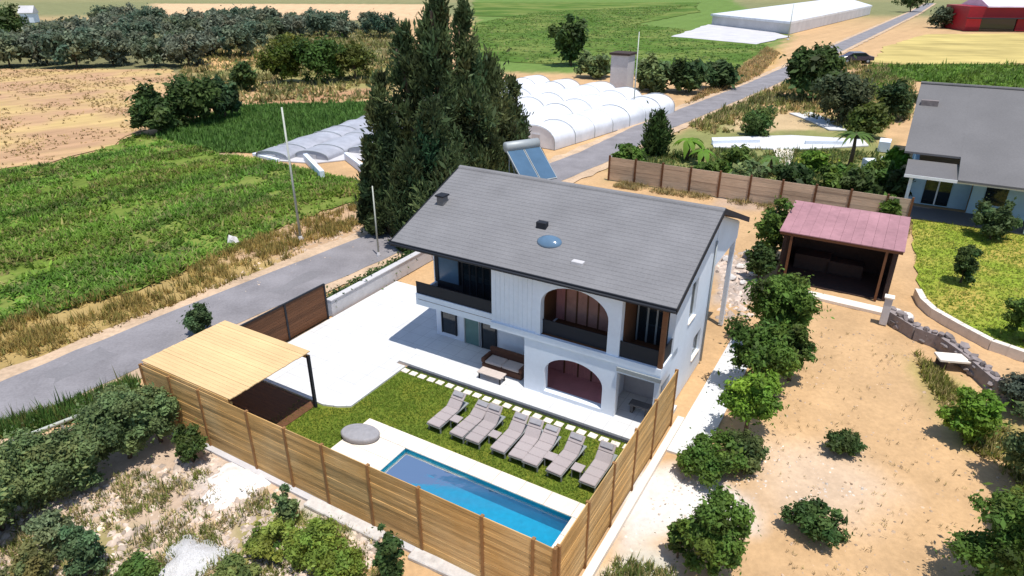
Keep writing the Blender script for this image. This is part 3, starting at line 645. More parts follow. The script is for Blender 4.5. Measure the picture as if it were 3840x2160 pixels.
ordn = ['leftmost grey sun lounger, at the open end of the lawn', 'second grey sun lounger from the open lawn, beside the first side table', 'third grey sun lounger from the open lawn, touching the second one',
        'fourth grey sun lounger from the open lawn, first of three close together', 'fifth grey sun lounger from the open lawn, middle of three close together',
        'sixth grey sun lounger from the open lawn, last of three close together', 'seventh grey sun lounger from the open lawn, alone between two tables', 'rightmost grey sun lounger, nearest the wooden fence']
for k, uu in enumerate(lu):
    x, y = UV(uu+random.uniform(-.03, .03), -3.1+random.uniform(-.06, .06)); rz_ = A+R(random.uniform(-3, 3))
    if k < 3: lg = make_lounger((38, 30, 45)[k]); place(lg, (x, y), .01, rz_); lg['label'] = ordn[k]; protos = protos + [lg] if k else [lg]
    else: dup(protos[(k*2) % 3], (x, y, .01), rz_, ordn[k])
tb = thing('side_table', '', 'table', 0, 0, 0, 0, 'small side tables between the loungers')
MB().box(-.2, .2, -.2, .2, .36, .4).build('table_top', 'lounger_fabric', tb, bevel=.008)
for x in (-.16, .16):
    for y in (-.16, .16): MB().box(x-.02, x+.02, y-.02, y+.02, 0, .36).build('leg', 'grey_metal', tb)
for k, (uu, vv, lb) in enumerate([(-5.0, -3.35, 'first small side table, between the first and second lounger'), (-3.22, -3.4, 'second small side table, between the third and fourth lounger'),
                              (-.84, -3.45, 'third small side table, between the sixth and seventh lounger'), (.25, -3.5, 'fourth small side table, beside the lounger by the fence')]):
    x, y = UV(uu, vv)
    if k == 0: place(tb, (x, y), .01, A); tb['label'] = lb
    else: dup(tb, (x, y, .01), A, lb)

# ------------------------------------------------------------------ gate, road wall
gt = thing('wooden_gate', 'dark brown sliding board gate between the white deck and the road', 'gate', -15.75, -1.8, 0.0, math.pi/2)
for k in range(13): MB().box(-2.6, 2.5, -.015, .015, .08+k*.14, .08+k*.14+.132).build('board', 'dark_wood', gt)
for x in (-2.6, -.05, 2.5): MB().box(x-.05, x+.05, -.05, .05, 0, 1.95).build('post', 'dark_metal', gt)
MB().box(-2.6, 2.5, -.04, .04, 1.9, 1.96).build('rail', 'dark_metal', gt)
wl = thing('road_wall', 'low grey concrete wall between the gate and the house corner', 'wall', -15.85, 1.0)
MB().box(-.15, .15, 0, 9.5, 0, .85).build('wall_body', 'concrete', wl); MB().box(-.19, .19, -.02, 9.5, .852, .92).build('coping', 'concrete', wl, bevel=.01)

# ------------------------------------------------------------------ neighbours
# red roofed shed, open to the yard
sd = thing('open_shed', 'open fronted shed with pink red roof at the end of the sandy yard', 'shed', 5.75, 19.0); sd.scale = (.9, .9, 1)
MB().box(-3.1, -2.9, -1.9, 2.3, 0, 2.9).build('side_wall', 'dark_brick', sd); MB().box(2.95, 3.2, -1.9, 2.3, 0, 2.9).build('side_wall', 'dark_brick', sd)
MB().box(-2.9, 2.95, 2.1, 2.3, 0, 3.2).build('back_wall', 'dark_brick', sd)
MB().box(-2.9, 2.95, -1.95, 2.1, -.02, .03).build('floor', 'dark_brick', sd)  # dark floor sheet, the shade inside the shed put into its colour
MB().box(-.6, 1.6, .6, 1.5, .031, .8).build('dark_clutter', 'dark_brick', sd, bevel=.05)  # unseen clutter, added to darken the inside of the shed
for k in range(12):
    x = -3.35+k*.567
    MB().extrude_u([(-2.3, 2.98), (-2.3, 3.03), (2.7, 3.52), (2.7, 3.47)], x+.004, x+.562).build('roof_panel', 'pink_roof', sd)
MB().box(-3.3, 3.4, -2.25, -2.1, 2.82, 2.95).build('front_beam', 'dark_wood', sd)
for x in (-2.6, 2.6): MB().box(x-.07, x+.07, -2.24, -2.1, 0, 2.82).build('post', 'dark_wood', sd)
MB().box(-2.5, -.4, .6, 1.8, 0, .9).build('shelf_bench', 'dark_brick', sd)  # coloured near black as well, for the shade inside
o = MB().box(-2.2, 3.4, -.35, .35, -.05, .14).build('shed_step', 'cream_stone', None, bevel=.02); place(o, UV(6.0, 15.9), 0, A-.06); tag(o, 'pale cream concrete step in front of the open shed', 'step')
pl = thing('gate_pillar', 'pale square pillar standing in front of the open shed', 'pillar', 8.65, 14.4)
MB().box(-.17, .17, -.17, .17, 0, 1.45).build('shaft', 'concrete', pl, bevel=.01); MB().box(-.22, .22, -.22, .22, 1.452, 1.53).build('cap', 'cream_stone', pl, bevel=.01)

# neighbour's house
nb = thing('neighbour_house', 'pale blue house with grey tiled roof beyond the garden lawn', 'house', 8.4, 32.8)
def nbx(name, mb, m, par=None): return mb.build(name, m, par or nb)
nbx('side_wall', MB().box(.25, .5, 4.2, 27, 0, 3.1), 'pale_blue_wall'); nbx('front_wall', MB().box(4.2, 26, 3.2, 3.45, 0, 3.1), 'pale_blue_wall')
nbx('porch_wall', MB().box(.5, 4.2, 4.2, 4.4, 0, 3.1), 'pale_blue_wall'); nbx('back_wall', MB().box(.5, 26, 27, 27.2, 0, 3.1), 'pale_blue_wall')
nbx('porch_floor', MB().box(.1, 8, .1, 3.2, -.02, .1), 'grey_tile')
nbx('porch_post', MB().box(.1, .32, .1, .32, .1, 3.02), 'white_metal'); nbx('porch_post', MB().box(7.4, 7.62, .1, .32, .1, 3.02), 'white_metal')
nbx('porch_beam', MB().box(.1, 7.62, .12, .3, 2.9, 3.08), 'white_metal')
wd = nbx('window', MB().box(5.0, 6.3, 3.14, 3.19, .9, 2.3), 'dark_glass'); MB().box(4.9, 6.4, 3.1, 3.195, 2.31, 2.45).build('lintel', 'white_metal', wd)
dr = nbx('door', MB().box(1.3, 3.0, 4.14, 4.19, .1, 2.3), 'dark_glass'); MB().box(2.1, 2.2, 4.1, 4.138, .1, 2.3).build('frame', 'white_metal', dr)
RT = MB(); RT.extrude_u([(-.35, 3.1), (-.35, 3.24), (13.4, 7.52), (27.6, 3.24), (27.6, 3.1), (13.4, 7.36)], 2.9, 26.5); rfn = nbx('roof', RT, 'grey_tile')
MB().extrude_u([(2.6, 4.02), (2.6, 4.165), (13.4, 7.51), (24.2, 4.3), (24.2, 4.15), (13.4, 7.35)], -.6, 2.898).build('roof_wing', 'grey_tile', rfn)
MB().extrude_u([(-.35, 3.09), (-.35, 3.2), (2.62, 3.62), (2.62, 3.5)], -.25, 2.89).build('porch_roof', 'grey_tile', rfn)
MB().box(-.27, 2.9, -.4, -.355, 3.02, 3.22).build('porch_fascia', 'white_metal', rfn)
MB().tube([(-.62, 13.4, 7.56), (26.5, 13.4, 7.57)], .13, 8).build('ridge_cap', 'grey_tile', rfn)
MB().box(-.3, .9, 9.6, 10.1, 6.2, 6.75).build('chimney', 'stone', rfn)
nbx('pillar', MB().box(12.2, 13.0, -.4, .3, 0, 2.7), 'white_metal')
sheet('garden_lawn', [(28.38, 44.97), (31.60, 44.31), (36.04, 41.97), (37.50, 38.51), (25.92, 24.26), (23.44, 26.22), (22.62, 27.37), (22.04, 28.92), (21.57, 30.52), (22.29, 32.86)], .02, 'garden_grass', .12, 1.0)
KL = [(22.00, 32.61), (21.62, 31.42), (21.55, 30.30), (21.94, 28.67), (22.43, 27.07), (23.30, 26.01), (24.81, 25.05)]
kd = dense(KL, .5); mb = MB()
for (a, b) in zip(kd[:-1], kd[1:]):
    a, b = Vector(a), Vector(b); nn = Vector((-(b-a).y, (b-a).x)).normalized()*.16; e = (b-a).normalized()*.01
    q = [a-nn-e, b-nn+e, b+nn+e, a+nn-e]; mb.prism([(p.x, p.y) for p in q], -.05, .45)
tag(mb.build('garden_kerb', 'cream_stone'), 'curved cream wall edge round the garden lawn', 'kerb')

# stones: irregular blocks shared between the pieces
def rock_mesh(name, m, seed, sub=1):
    r = random.Random(seed); bm = bmesh.new(); bmesh.ops.create_icosphere(bm, subdivisions=sub, radius=1.0)
    for vtx in bm.verts: vtx.co *= r.uniform(.75, 1.2)
    me = bpy.data.meshes.new(name); bm.to_mesh(me); bm.free(); me.materials.append(MATS[m]); return me
STN = [rock_mesh('stone', 'stone', k) for k in range(5)]; PAL = [rock_mesh('pale_stone', 'pale_rock', 20+k, 2) for k in range(4)]
sw = empty('stone_wall', (20.13, 26.05), 0, 0); tag(sw, 'dry stone wall of dark grey stones below the curved garden edge', 'wall')
SL = [(19.01, 29.83), (19.41, 28.05), (20.08, 27.22), (20.29, 25.71), (20.29, 23.51), (20.70, 21.71), (21.15, 20.23)]
sx, sy = sw.location.x, sw.location.y
mb = MB(); dl = dense(SL, .8)
for a, b in zip(dl[:-1], dl[1:]):
    a, b = Vector(a), Vector(b); nn = Vector((-(b-a).y, (b-a).x)).normalized()*.2; q = [a-nn, b-nn, b+nn, a+nn]; mb.prism([(p.x-sx, p.y-sy) for p in q], -.05, .62)
mb.build('wall_core', 'stone', sw)
for p in dense(SL, .27):
    for lv in range(3):
        o = bpy.data.objects.new('stone', random.choice(STN)); COL.objects.link(o); o.parent = sw
        o.location = (p[0]-sx+random.uniform(-.2, .2), p[1]-sy+random.uniform(-.2, .2), .12+lv*.26+random.uniform(-.07, .07))
        o.scale = (random.uniform(.13, .3), random.uniform(.13, .28), random.uniform(.1, .2)); o.rotation_euler = (random.uniform(-.3, .3), random.uniform(-.3, .3), random.uniform(0, 6))
def rock(xy, s, label, z=0.0, flat=.6, name='rock', cat='rock', group=None):
    o = bpy.data.objects.new(name, random.choice(PAL)); COL.objects.link(o); o.location = (xy[0], xy[1], z+s*flat*.35); o.scale = (s, s*random.uniform(.7, 1), s*flat)
    o.rotation_euler = (0, 0, random.uniform(0, 6)); return tag(o, label, cat, group)
rock((19.77, 30.52), .38, 'pale boulder beside the square pillar'); rock((20.11, 30.08), .42, 'pale boulder at the start of the dark stone wall'); rock((19.41, 29.45), .3, 'smaller pale boulder in front of the two by the square pillar')
for xy, s_r, lb in (((13.17, 37.56), .34, 'pale boulder of the heap closest to the house wall'), ((13.63, 36.53), .28, 'pale boulder in the middle of the heap behind the house'), ((14.81, 38.51), .34, 'pale boulder of the heap nearest the slender tree'), ((12.59, 34.94), .3, 'pale boulder at the near end of the heap by the house'), ((13.07, 34.29), .22, 'smallest pale boulder at the near side of the heap'), ((14.07, 35.50), .25, 'pale boulder of the heap touching the dark shrub')):
    rock(xy, s_r, lb, group='boulders heaped behind the house')
bn = empty('stone_bench', (19.77, 25.38), 0, A+.35); tag(bn, 'pale slab bench standing by the dark stone wall', 'bench')
MB().box(-.85, .85, -.36, .36, .42, .54).build('seat', 'cream_stone', bn, bevel=.02)
for x in (-.6, .6): MB().box(x-.14, x+.14, -.28, .28, 0, .42).build('support', 'dark_brick', bn, bevel=.02)

# brown board fence behind the house
bf = thing('boundary_fence', 'long weathered brown board fence behind the house', 'fence', -13.2, 31.0, 0, R(-.5))
xs = [0, 2.3, 4.6, 6.9, 9.2, 11.5, 13.8, 16.1, 18.4, 20.7, 22.2]
for a, b in zip(xs[:-1], xs[1:]):
    for k in range(6): MB().box(a+.03, b-.03, -.02+random.uniform(-.01, .01), .02, .05+k*.32, .05+k*.32+.31).build('board', 'weathered_board', bf)
for a in xs: MB().box(a-.07, a+.07, -.1, .06, 0, 2.1).build('post', 'dark_wood', bf)

# white paths and low walls in the neighbour's garden
sheet('garden_path', [(20.08, 66.07), (21.01, 70.23), (29.80, 71.35), (36.56, 69.51), (35.85, 66.73), (28.22, 65.10)], .1, 'white_paving', thick=.12)
sheet('garden_turf', [(24.87, 58.28), (27.66, 64.15), (31.60, 64.78), (31.02, 61.74), (27.08, 57.63)], .03, 'garden_grass', .2, 1.0)
sheet('entry_path', [(25.79, 65.42), (27.89, 65.26), (24.69, 58.28), (23.81, 58.28)], .098, 'cream_stone', thick=.12)
sheet('curved_path', [(34.15, 83.54), (37.05, 84.05), (37.78, 77.89), (36.79, 73.68), (35.00, 74.08), (34.92, 78.78)], .1, 'white_paving', thick=.12)
for k, (p, lb) in enumerate([((36.51, 65.10), 'white block wall beside the grey roofed house'), ((31.51, 57.38), 'white block wall beside the green shrubs behind the brown fence')]):
    o = MB().box(-.5, .5, -.9, .9, 0, 1.0).build('garden_wall', 'plaster', None, bevel=.02); place(o, p, 0, A+.5*k); tag(o, lb, 'wall')
# polytunnels
def tunnel(name, label, p0, d, length, width, h, par_rot, group, cm='polythene'):
    t = empty(name, p0, 0, par_rot); tag(t, label, 'greenhouse', group)
    n = 14; sh_ = h*.36; pr = [(-width/2, 0)]+[(-width/2*math.cos(math.pi*i/n), sh_+(h-sh_)*math.sin(math.pi*i/n)) for i in range(n+1)]+[(width/2, 0)]
    m_ = MB(); k = len(pr); segs = 14; vsx = []
    for j in range(segs+1):
        sag = 0.07*math.sin(j*2.1)+random.uniform(-.06, .06)
        vsx += [(a, length*j/segs, max(0, b+sag*(b > sh_))) for a, b in pr]
    m_.add(vsx, [(j*k+i, j*k+i+1, (j+1)*k+i+1, (j+1)*k+i) for j in range(segs) for i in range(k-1)])
    m_.build('cover', cm, t, smooth=True)
    for y, nm in ((.02, 'end_wall'), (length-.02, 'end_wall')): MB().add([(a*.985, y, b*.985) for a, b in pr], [tuple(range(k))]).build(nm, cm, t)
    for j in range(0, segs+1, 2): MB().tube([(a*1.008, length*j/segs, b*1.008+.02) for a, b in pr], .035, 5).build('hoop', 'grey_metal', t)
    MB().box(-.5, .5, -.05, .0, 0, h*.6).build('door', 'concrete', t)
    return t
e0, e1 = Vector((4.18, 65.10)), Vector((20.77, 85.08)); ed = (e1-e0).normalized(); an = math.atan2(ed.y, ed.x); pp = Vector((-ed.y, ed.x))
names = ['white polytunnel nearest the road', 'second white polytunnel from the road', 'third white polytunnel from the road', 'fourth white polytunnel from the road', 'white polytunnel farthest from the road']
for k in range(5):
    p = e0+pp*4.7*(k+.5)+ed*[0, -1.5, -1, .5, 1][k]; tunnel('polytunnel', names[k], (p.x, p.y), None, [25, 27, 28, 25, 24][k], 4.65, [2.1, 2.3, 2.4, 2.5, 2.6][k], an-math.pi/2, 'white polytunnels beside the road')
f0, f1 = Vector((-23.51, 62.03)), Vector((-16.99, 79.46)); fd = (f1-f0).normalized(); fn = math.atan2(fd.y, fd.x); fq = Vector((fd.y, -fd.x))
for k in range(3):
    p = f0+fq*3.6*(k+.3)+fd*[0, 1.2, 4.5][k]; tunnel('low_tunnel', ['low grey plastic tunnel beside the dark crop field', 'middle low grey plastic tunnel beyond the weedy field', 'low grey plastic tunnel nearest the weedy field'][k], (p.x, p.y), None, [21, 19, 12][k], 3.55, [.75, .8, .7][k], fn-math.pi/2, 'low plastic tunnels beyond the weedy field', 'grey_film')
st = empty('concrete_stack', (15.77, 99.49), 0, A); tag(st, 'square grey concrete block tower behind the polytunnels', 'tower')
MB().box(-1.3, 1.3, -1.3, 1.3, 0, 5.2).build('shaft', 'concrete', st, bevel=.03); MB().box(-1.5, 1.5, -1.5, 1.5, 5.21, 5.5).build('cap', 'dark_brick', st)
gh = empty('flat_greenhouse', (94.76, 220.83), 0, 0); tag(gh, 'large low white sheeted greenhouse far up the road', 'greenhouse')
q = [Vector((64.28, 230.70)), Vector((76.10, 195.57)), Vector((141.81, 285.63)), Vector((170.36, 373.46))]; o_ = gh.location
pl4 = [(p.x-o_.x, p.y-o_.y) for p in q]
MB().prism(pl4, 0, 2.6).build('wall', 'concrete', gh); MB().prism([(x*1.02, y*1.02) for x, y in pl4], 2.62, 3.2).build('roof', 'polythene', gh)
sheet('concrete_yard', [(42.33, 188.34), (63.00, 230.70), (77.14, 243.36), (73.39, 188.34), (57.62, 167.58), (49.46, 179.48)], .06, 'concrete', .5, 4)
# barn and car at the far end of the road
bnr = empty('red_barn', (136.87, 206.07), 0, R(-6)); tag(bnr, 'red barn with pale lavender roof at the top of the road', 'barn')
MB().box(-6, 24, 0, 14, 3.4, 6.5).box(-6, -2, 0, 14, 0, 3.4).box(8, 24, .4, 14, 0, 3.4).build('wall', 'red_paint', bnr); MB().extrude_u([(-.8, 6.3), (-.8, 6.6), (7, 9.2), (14.8, 6.6), (14.8, 6.3)], -1.5, 25).build('roof', 'lavender_sheet', bnr)
MB().box(-2, 8, .8, .9, 0, 3.4).build('doorway', 'dark_glass', bnr); MB().box(-6.6, 25, -2.6, -.5, 3.42, 3.6).build('canopy', 'dark_metal', bnr)
def car(name, label, xy, rz, s=1.0):
    c = empty(name, xy, .03, rz); tag(c, label, 'car'); c.scale = (s, s, s)
    pr = [(-2.2, .35), (-2.25, .75), (-1.5, .95), (-.75, 1.42), (.85, 1.45), (1.6, 1.0), (2.2, .9), (2.25, .4)]
    MB().extrude_v(pr, -.86, .86).build('body', 'car_paint', c, bevel=.05)
    for sgn in (-1, 1): MB().extrude_v([(-1.35, .98), (-.72, 1.36), (.8, 1.38), (1.4, 1.0)], sgn*.862, sgn*.875).build('side_window', 'dark_glass', c)
    for x in (-1.4, 1.4):
        for y in (-.8, .8):
            wh = MB().tube([(x, y-.1, .32), (x, y+.1, .32)], .32, 14).build('wheel', 'rubber', c); MB().tube([(x, y-.105, .32), (x, y+.105, .32)], .18, 10).build('rim', 'grey_metal', wh)
    MB().box(-2.27, -2.2, -.7, -.45, .62, .75).build('headlight', 'white_metal', c); MB().box(-2.27, -2.2, .45, .7, .62, .75).build('headlight', 'white_metal', c)
    return c
car('parked_car', 'dark purple car parked beside the road up the hill', (65.26, 133.26), R(-4), 1.35)

# yard with pale concrete floor and low white walls beyond the weedy field
sheet('concrete_pad', [(-24.78, 63.53), (-22.82, 69.87), (-17.98, 82.06), (-14.92, 81.10), (-11.33, 57.63), (-14.47, 61.74), (-18.11, 60.04), (-22.06, 61.02)], .07, 'concrete', 0, 1, thick=.1)
for k, (a, b, lb) in enumerate([((-19.11, 61.02), (-16.06, 55.15), 'short white wall at the near edge of the concrete pad'), ((-15.44, 61.45), (-10.91, 53.30), 'longer white wall running from the concrete pad to the tall trees'), ((-24.57, 62.92), (-21.56, 60.60), 'low white kerb at the left corner of the concrete pad')]):
    a, b = Vector(a), Vector(b); L_ = (b-a).length
    o = MB().box(0, L_, -.2, .2, 0, .7 if k < 2 else .3).build('low_wall', 'plaster', None, bevel=.02); place(o, a, 0, math.atan2((b-a).y, (b-a).x)); tag(o, lb, 'wall')

# poles, small white things
def pole(xy, h, label, r=.09, lamp=True):
    p = empty('lamp_post', xy, 0, A); tag(p, label, 'pole')
    MB().tube([(0, 0, 0), (0, 0, h)], [r, r*.6], 8).build('shaft', 'pole_paint', p, smooth=True)
    MB().lathe([(r*2.2, 0), (r*2.2, .12), (r*1.1, .3)], 10).build('base', 'concrete', p)
    if lamp: MB().tube([(0, 0, h-.05), (-.5, 0, h+.2), (-1.1, 0, h+.25)], .03, 6).build('arm', 'pole_paint', p); MB().box(-1.5, -.95, -.1, .1, h+.2, h+.3).build('lamp_head', 'grey_metal', p, bevel=.02)
    return p
for tt, lb, r, lm in (((-13.86, 40.95, 8.56, 0.13), 'tall thin pale pole between the road and the weedy field', .085, False), ((-8.25, 38.19, 4.50, 0.12), 'short thin pole on the verge near the house corner', .06, False),
                      ((14.65, 82.06, 9.57, 0.24), 'thin grey pole in front of the polytunnels', .09, False), ((69.77, 179.48, 8.33, 0.50), 'distant grey pole beside the flat greenhouse', .14, False)):
    pole((tt[0], tt[1]), tt[2], lb, r, lm)
rock((-18.12, 40.38), .42, 'white boulder on the verge at the edge of the weedy field', flat=1.0)
ht = empty('white_hut', (-161.95, 241.47), 0, R(10)); tag(ht, 'small white hut among the olive trees far away', 'hut')
MB().box(-2, 2, -2, 2, 0, 3).build('wall', 'plaster', ht); MB().extrude_u([(-2.3, 2.9), (-2.3, 3.05), (0, 5.2), (2.3, 3.05), (2.3, 2.9)], -2.3, 2.3).build('roof', 'concrete', ht); MB().box(-.5, .5, -2.04, -2.001, 0, 2).build('door', 'grey_metal', ht)

# pale gravel heap in the rubble, pipe and rail by the olive hedge
def heap(name, xy, r, h, m, label, cat):
    mb = MB(); n, k = 26, 8; vs_ = [(0, 0, h)]
    for j in range(1, k+1):
        for i in range(n):
            t = 2*math.pi*i/n; rr = r*j/k*(1+.18*math.sin(t*3+r)+.1*math.sin(t*7)); z = h*(math.cos(math.pi*j/k)*.5+.5)+random.uniform(-.03, .03)*(j < k); vs_.append((rr*math.cos(t), rr*math.sin(t), max(z, -.06) if j < k else -.08))
    fs = [(0, 1+i, 1+(i+1) % n) for i in range(n)]+[(1+(j-1)*n+i, 1+j*n+i, 1+j*n+(i+1) % n, 1+(j-1)*n+(i+1) % n) for j in range(1, k) for i in range(n)]
    o = mb.add(vs_, fs).build(name, m, None, smooth=True); place(o, xy, 0, 0); return tag(o, label, cat)
heap('gravel_heap', (-9.72, 14.68), 1.0, .35, 'gravel', 'flat heap of white gravel in the rubble outside the fence', 'heap')
heap('sand_heap', (-9.61, 17.96), 1.1, .2, 'pale_rock', 'low heap of pale grey grit beside the fence corner', 'heap')
rl = thing('green_rail', 'pale green guard rail running between road and olive hedge', 'rail', 0, 0); rl.location = (0, 0, 0); rl.rotation_euler = (0, 0, 0)
ra, rb = Vector((-18.01, 18.99)), Vector((-16.14, 20.90)); rl.location = (ra.x, ra.y, 0); dv_ = rb-ra
MB().tube([(0, 0, .85), (dv_.x, dv_.y, .85)], .07, 8).build('top_rail', 'pole_paint', rl, smooth=True); MB().tube([(0, 0, .45), (dv_.x, dv_.y, .45)], .05, 8).build('lower_rail', 'pole_paint', rl, smooth=True)
for k in range(4): MB().tube([(dv_.x*k/3, dv_.y*k/3, 0), (dv_.x*k/3, dv_.y*k/3, .9)], .05, 8).build('post', 'pole_paint', rl)
for k, (a, b, lb) in enumerate([((-6.81, 17.06), (-4.08, 15.50), 'broken pale concrete strip along the outside of the fence'), ((-3.06, 14.87), (-0.66, 13.60), 'second pale concrete strip along the fence, nearer the bottom corner')]):
    a, b = Vector(a), Vector(b); L_ = (b-a).length
    o = MB().box(0, L_, -.22, .22, -.06, .1).build('concrete_strip', 'pale_rock', None, bevel=.03); place(o, a, 0, math.atan2((b-a).y, (b-a).x)); tag(o, lb, 'strip')

# ------------------------------------------------------------------ trees and shrubs
def leaf_cloud(C, rad, n, size, col, cvar, squash=.85, hue=.12, up=.5, spray=False):
    """n leaf faces spread through clumps with centres C and radii rad"""
    m = len(C); wts = rad**2; k = rng.choice(m, n, p=wts/wts.sum())
    d = rng.normal(0, 1, (n, 3)); d /= np.linalg.norm(d, axis=1)[:, None]
    P = C[k] + d*(rad[k]*np.where(rng.random(n) < .7, np.power(rng.random(n), .5)*1.1, np.abs(rng.normal(0, .85, n))))[:, None]*np.array([1, 1, squash])
    nr = d*.7 + np.array([0, 0, up]) + rng.normal(0, .55, (n, 3)); nr /= np.linalg.norm(nr, axis=1)[:, None]
    t = np.cross(nr, rng.normal(0, 1, (n, 3))); t /= np.linalg.norm(t, axis=1)[:, None]; b = np.cross(nr, t)
    if spray:                                  # feathery sprays that point up and out
        t = d*.6+np.array([0, 0, .8])+rng.normal(0, .45, (n, 3)); t /= np.linalg.norm(t, axis=1)[:, None]
        b = np.cross(t, rng.normal(0, 1, (n, 3))); b /= np.linalg.norm(b, axis=1)[:, None]
    s = (size*np.exp(rng.normal(0, .35, n)))[:, None]; t *= s; b *= s*(.3 if spray else .5)
    V = np.stack([P-t, P-b, P+t, P+b], 1).reshape(-1, 3); F = np.arange(4*n).reshape(-1, 4)
    cl = 1+rng.normal(0, cvar, m); col = np.array(col); hv = rng.normal(0, hue, (m, 1))*np.array([[.9, 0, -.3]])
    Cc = col*(cl[k])[:, None]*(1+rng.normal(0, .16, (n, 1)))*(1+hv[k])
    return V, F, np.repeat(Cc, 4, 0)
def crown_clumps(kind, H_, R_, r):
    if kind == 'column':
        m = int(40+H_*3.2); z = H_*(.04+.95*r.random(m)); t = z/H_
        prof = np.minimum(1, (t/.16))**.6*np.power(np.clip(1-t, .0, 1), .45)*1.15
        a = r.uniform(0, 2*np.pi, m); q = R_*prof*np.sqrt(r.random(m))*.85
        return np.column_stack([q*np.cos(a), q*np.sin(a), z]), np.maximum(.2, R_*(.16+.2*prof))*r.uniform(.6, 1.25, m), 1.9
    lo = {'tree': .14, 'bush': .0, 'low': .0, 'olive': .06}[kind]
    zc, hz = H_*(1+lo)/2, H_*(1-lo)/2
    m = {'tree': 64, 'bush': 48, 'low': 24, 'olive': 60}[kind]
    d = r.normal(0, 1, (m, 3)); d /= np.linalg.norm(d, axis=1)[:, None]; q = r.random(m)**.45*r.choice([.7, .82, 1.02], m, p=[.45, .35, .2])
    C = d*q[:, None]*np.array([R_, R_, hz]) + np.array([0, 0, zc])
    C[:, 2] = np.maximum(C[:, 2], .06*H_)
    return C, np.exp(r.uniform(math.log(.15), math.log(.38), m))*min(R_, hz*1.3), .85
def tree(name, label, cat, spec, kind, col, n, leaf, group=None, hue=.1, cvar=.2, lean=0.0):
    X, Y, H_, R_ = spec; e = empty(name, (X, Y), 0, random.uniform(0, 6)); tag(e, label, cat, group)
    C, rad, sq = crown_clumps(kind, H_, R_, rng)
    fine = leaf < .15
    V, F, cc = leaf_cloud(C, rad, int(n*(2.2 if fine else 1.5)), leaf*(.72 if fine else .85), col, cvar, sq, hue, spray=(kind == 'column'))
    V[:, 2] = np.maximum(V[:, 2], .02)
    fast_mesh('crown', V, F, cc, 'leaf', e)
    mb = MB(); r0 = max(.03, H_*.022) if kind != 'bush' else max(.02, H_*.02)
    topz = {'column': .9, 'tree': .6, 'olive': .5, 'bush': .5, 'low': .4}[kind]*H_
    j = [(random.uniform(-.04, .04)*H_*(t > 0), random.uniform(-.04, .04)*H_*(t > 0), topz*t-.1*(t == 0)) for t in (0, .35, .7, 1)]
    mb.tube(j, [r0*1.4, r0, r0*.7, r0*.3], 7)
    for c in C[rng.choice(len(C), 7, replace=False)]:
        b = Vector(j[1]).lerp(Vector(j[2]), random.random()); b.z = min(b.z, max(c[2]*.8, .05)); mid = b.lerp(Vector(c), .5)+Vector((0, 0, .05*H_))
        mb.tube([b, mid, Vector(c)], [r0*.5, r0*.35, r0*.12], 5)
    mb.build('trunk', 'bark', e, smooth=True)
    return e
GREEN, BRIGHT, OLIVE, DARK, CYP, DRY = (.105, .175, .03), (.15, .26, .03), (.16, .215, .08), (.065, .105, .028), (.078, .108, .042), (.16, .15, .05)
# tall dark clump behind the house
for spec, lb, n, kd in (((-6.65, 43.90, 12.90, 1.66), 'tall dark cypress with a pointed top, left of the tallest one', 13000, 'column'), ((-4.75, 43.50, 15.37, 1.81), 'tallest dark cypress, its top cut by the frame', 16000, 'column'), ((-3.09, 45.56, 14.00, 1.60), 'slender dark cypress just right of the tallest one', 12000, 'column'),
                    ((-8.14, 42.34, 10.21, 1.29), 'dark broad cypress at the left of the tall clump', 12000, 'column'), ((-1.49, 47.79, 10.50, 2.26), 'dark cypress at the right of the tall clump beside the polytunnels', 12000, 'column'), ((0.07, 54.56, 8.22, 1.60), 'lower dark tree between the tall clump and the white polytunnel', 7000, 'column'),
                    ((-9.06, 41.97, 6.53, 0.91), 'low dark conifer at the left foot of the tall clump', 8000, 'column'), ((-5.09, 40.17, 8.70, 2.36), 'dense dark bushy conifer in front of the tall clump', 14000, 'column'), ((-2.74, 44.31, 8.70, 2.65), 'dark bushy conifer behind the roof ridge', 12000, 'column'), ((-6.79, 39.49, 5.05, 1.06), 'small dark conifer beside the roof corner', 8000, 'column')):
    tree('cypress_tree', lb, 'tree', spec, kd, CYP, n, .21, 'dark trees behind the house', hue=.15, cvar=.3)
# right of the house
tree('broadleaf_tree', 'large dark green tree between the house and the open shed', 'tree', (12.24, 26.75, 4.43, 1.55), 'tree', GREEN, 8000, .12, cvar=.3)
tree('broadleaf_tree', 'dark green tree leaning over the side path, below the largest one', 'tree', (10.25, 23.51, 3.51, 1.44), 'tree', GREEN, 8000, .11, cvar=.3)
tree('broadleaf_tree', 'narrow dark green tree at the edge of the sand, beside the larger trees', 'tree', (12.01, 24.41, 2.93, 0.83), 'tree', (.1, .15, .03), 3200, .11, cvar=.3)
tree('orange_tree', 'bright green round tree beside the wooden fence', 'tree', (8.93, 20.66, 3.03, 1.13), 'tree', BRIGHT, 8000, .09, cvar=.25)
tree('shrub', 'low spreading green shrub under the bright round tree', 'shrub', (6.76, 18.47, 1.48, 1.12), 'bush', GREEN, 4500, .09)
tree('shrub', 'grey green shrub at the end of the low spreading one, near the sand', 'shrub', (8.37, 19.10, 1.24, 0.86), 'bush', (.1, .13, .04), 3500, .09)
tree('young_tree', 'bushy young green tree outside the fence near the bottom corner', 'tree', (5.88, 14.16, 3.11, 1.00), 'bush', GREEN, 8000, .085)
tree('young_tree', 'small green sapling close against the bushy young tree', 'tree', (5.02, 14.75, 1.59, 0.46), 'bush', (.09, .14, .03), 2500, .08)
tree('shrub', 'small sparse shrub alone on the sand, the farther of two', 'shrub', (12.18, 19.65, 0.91, 0.88), 'bush', DARK, 1500, .08)
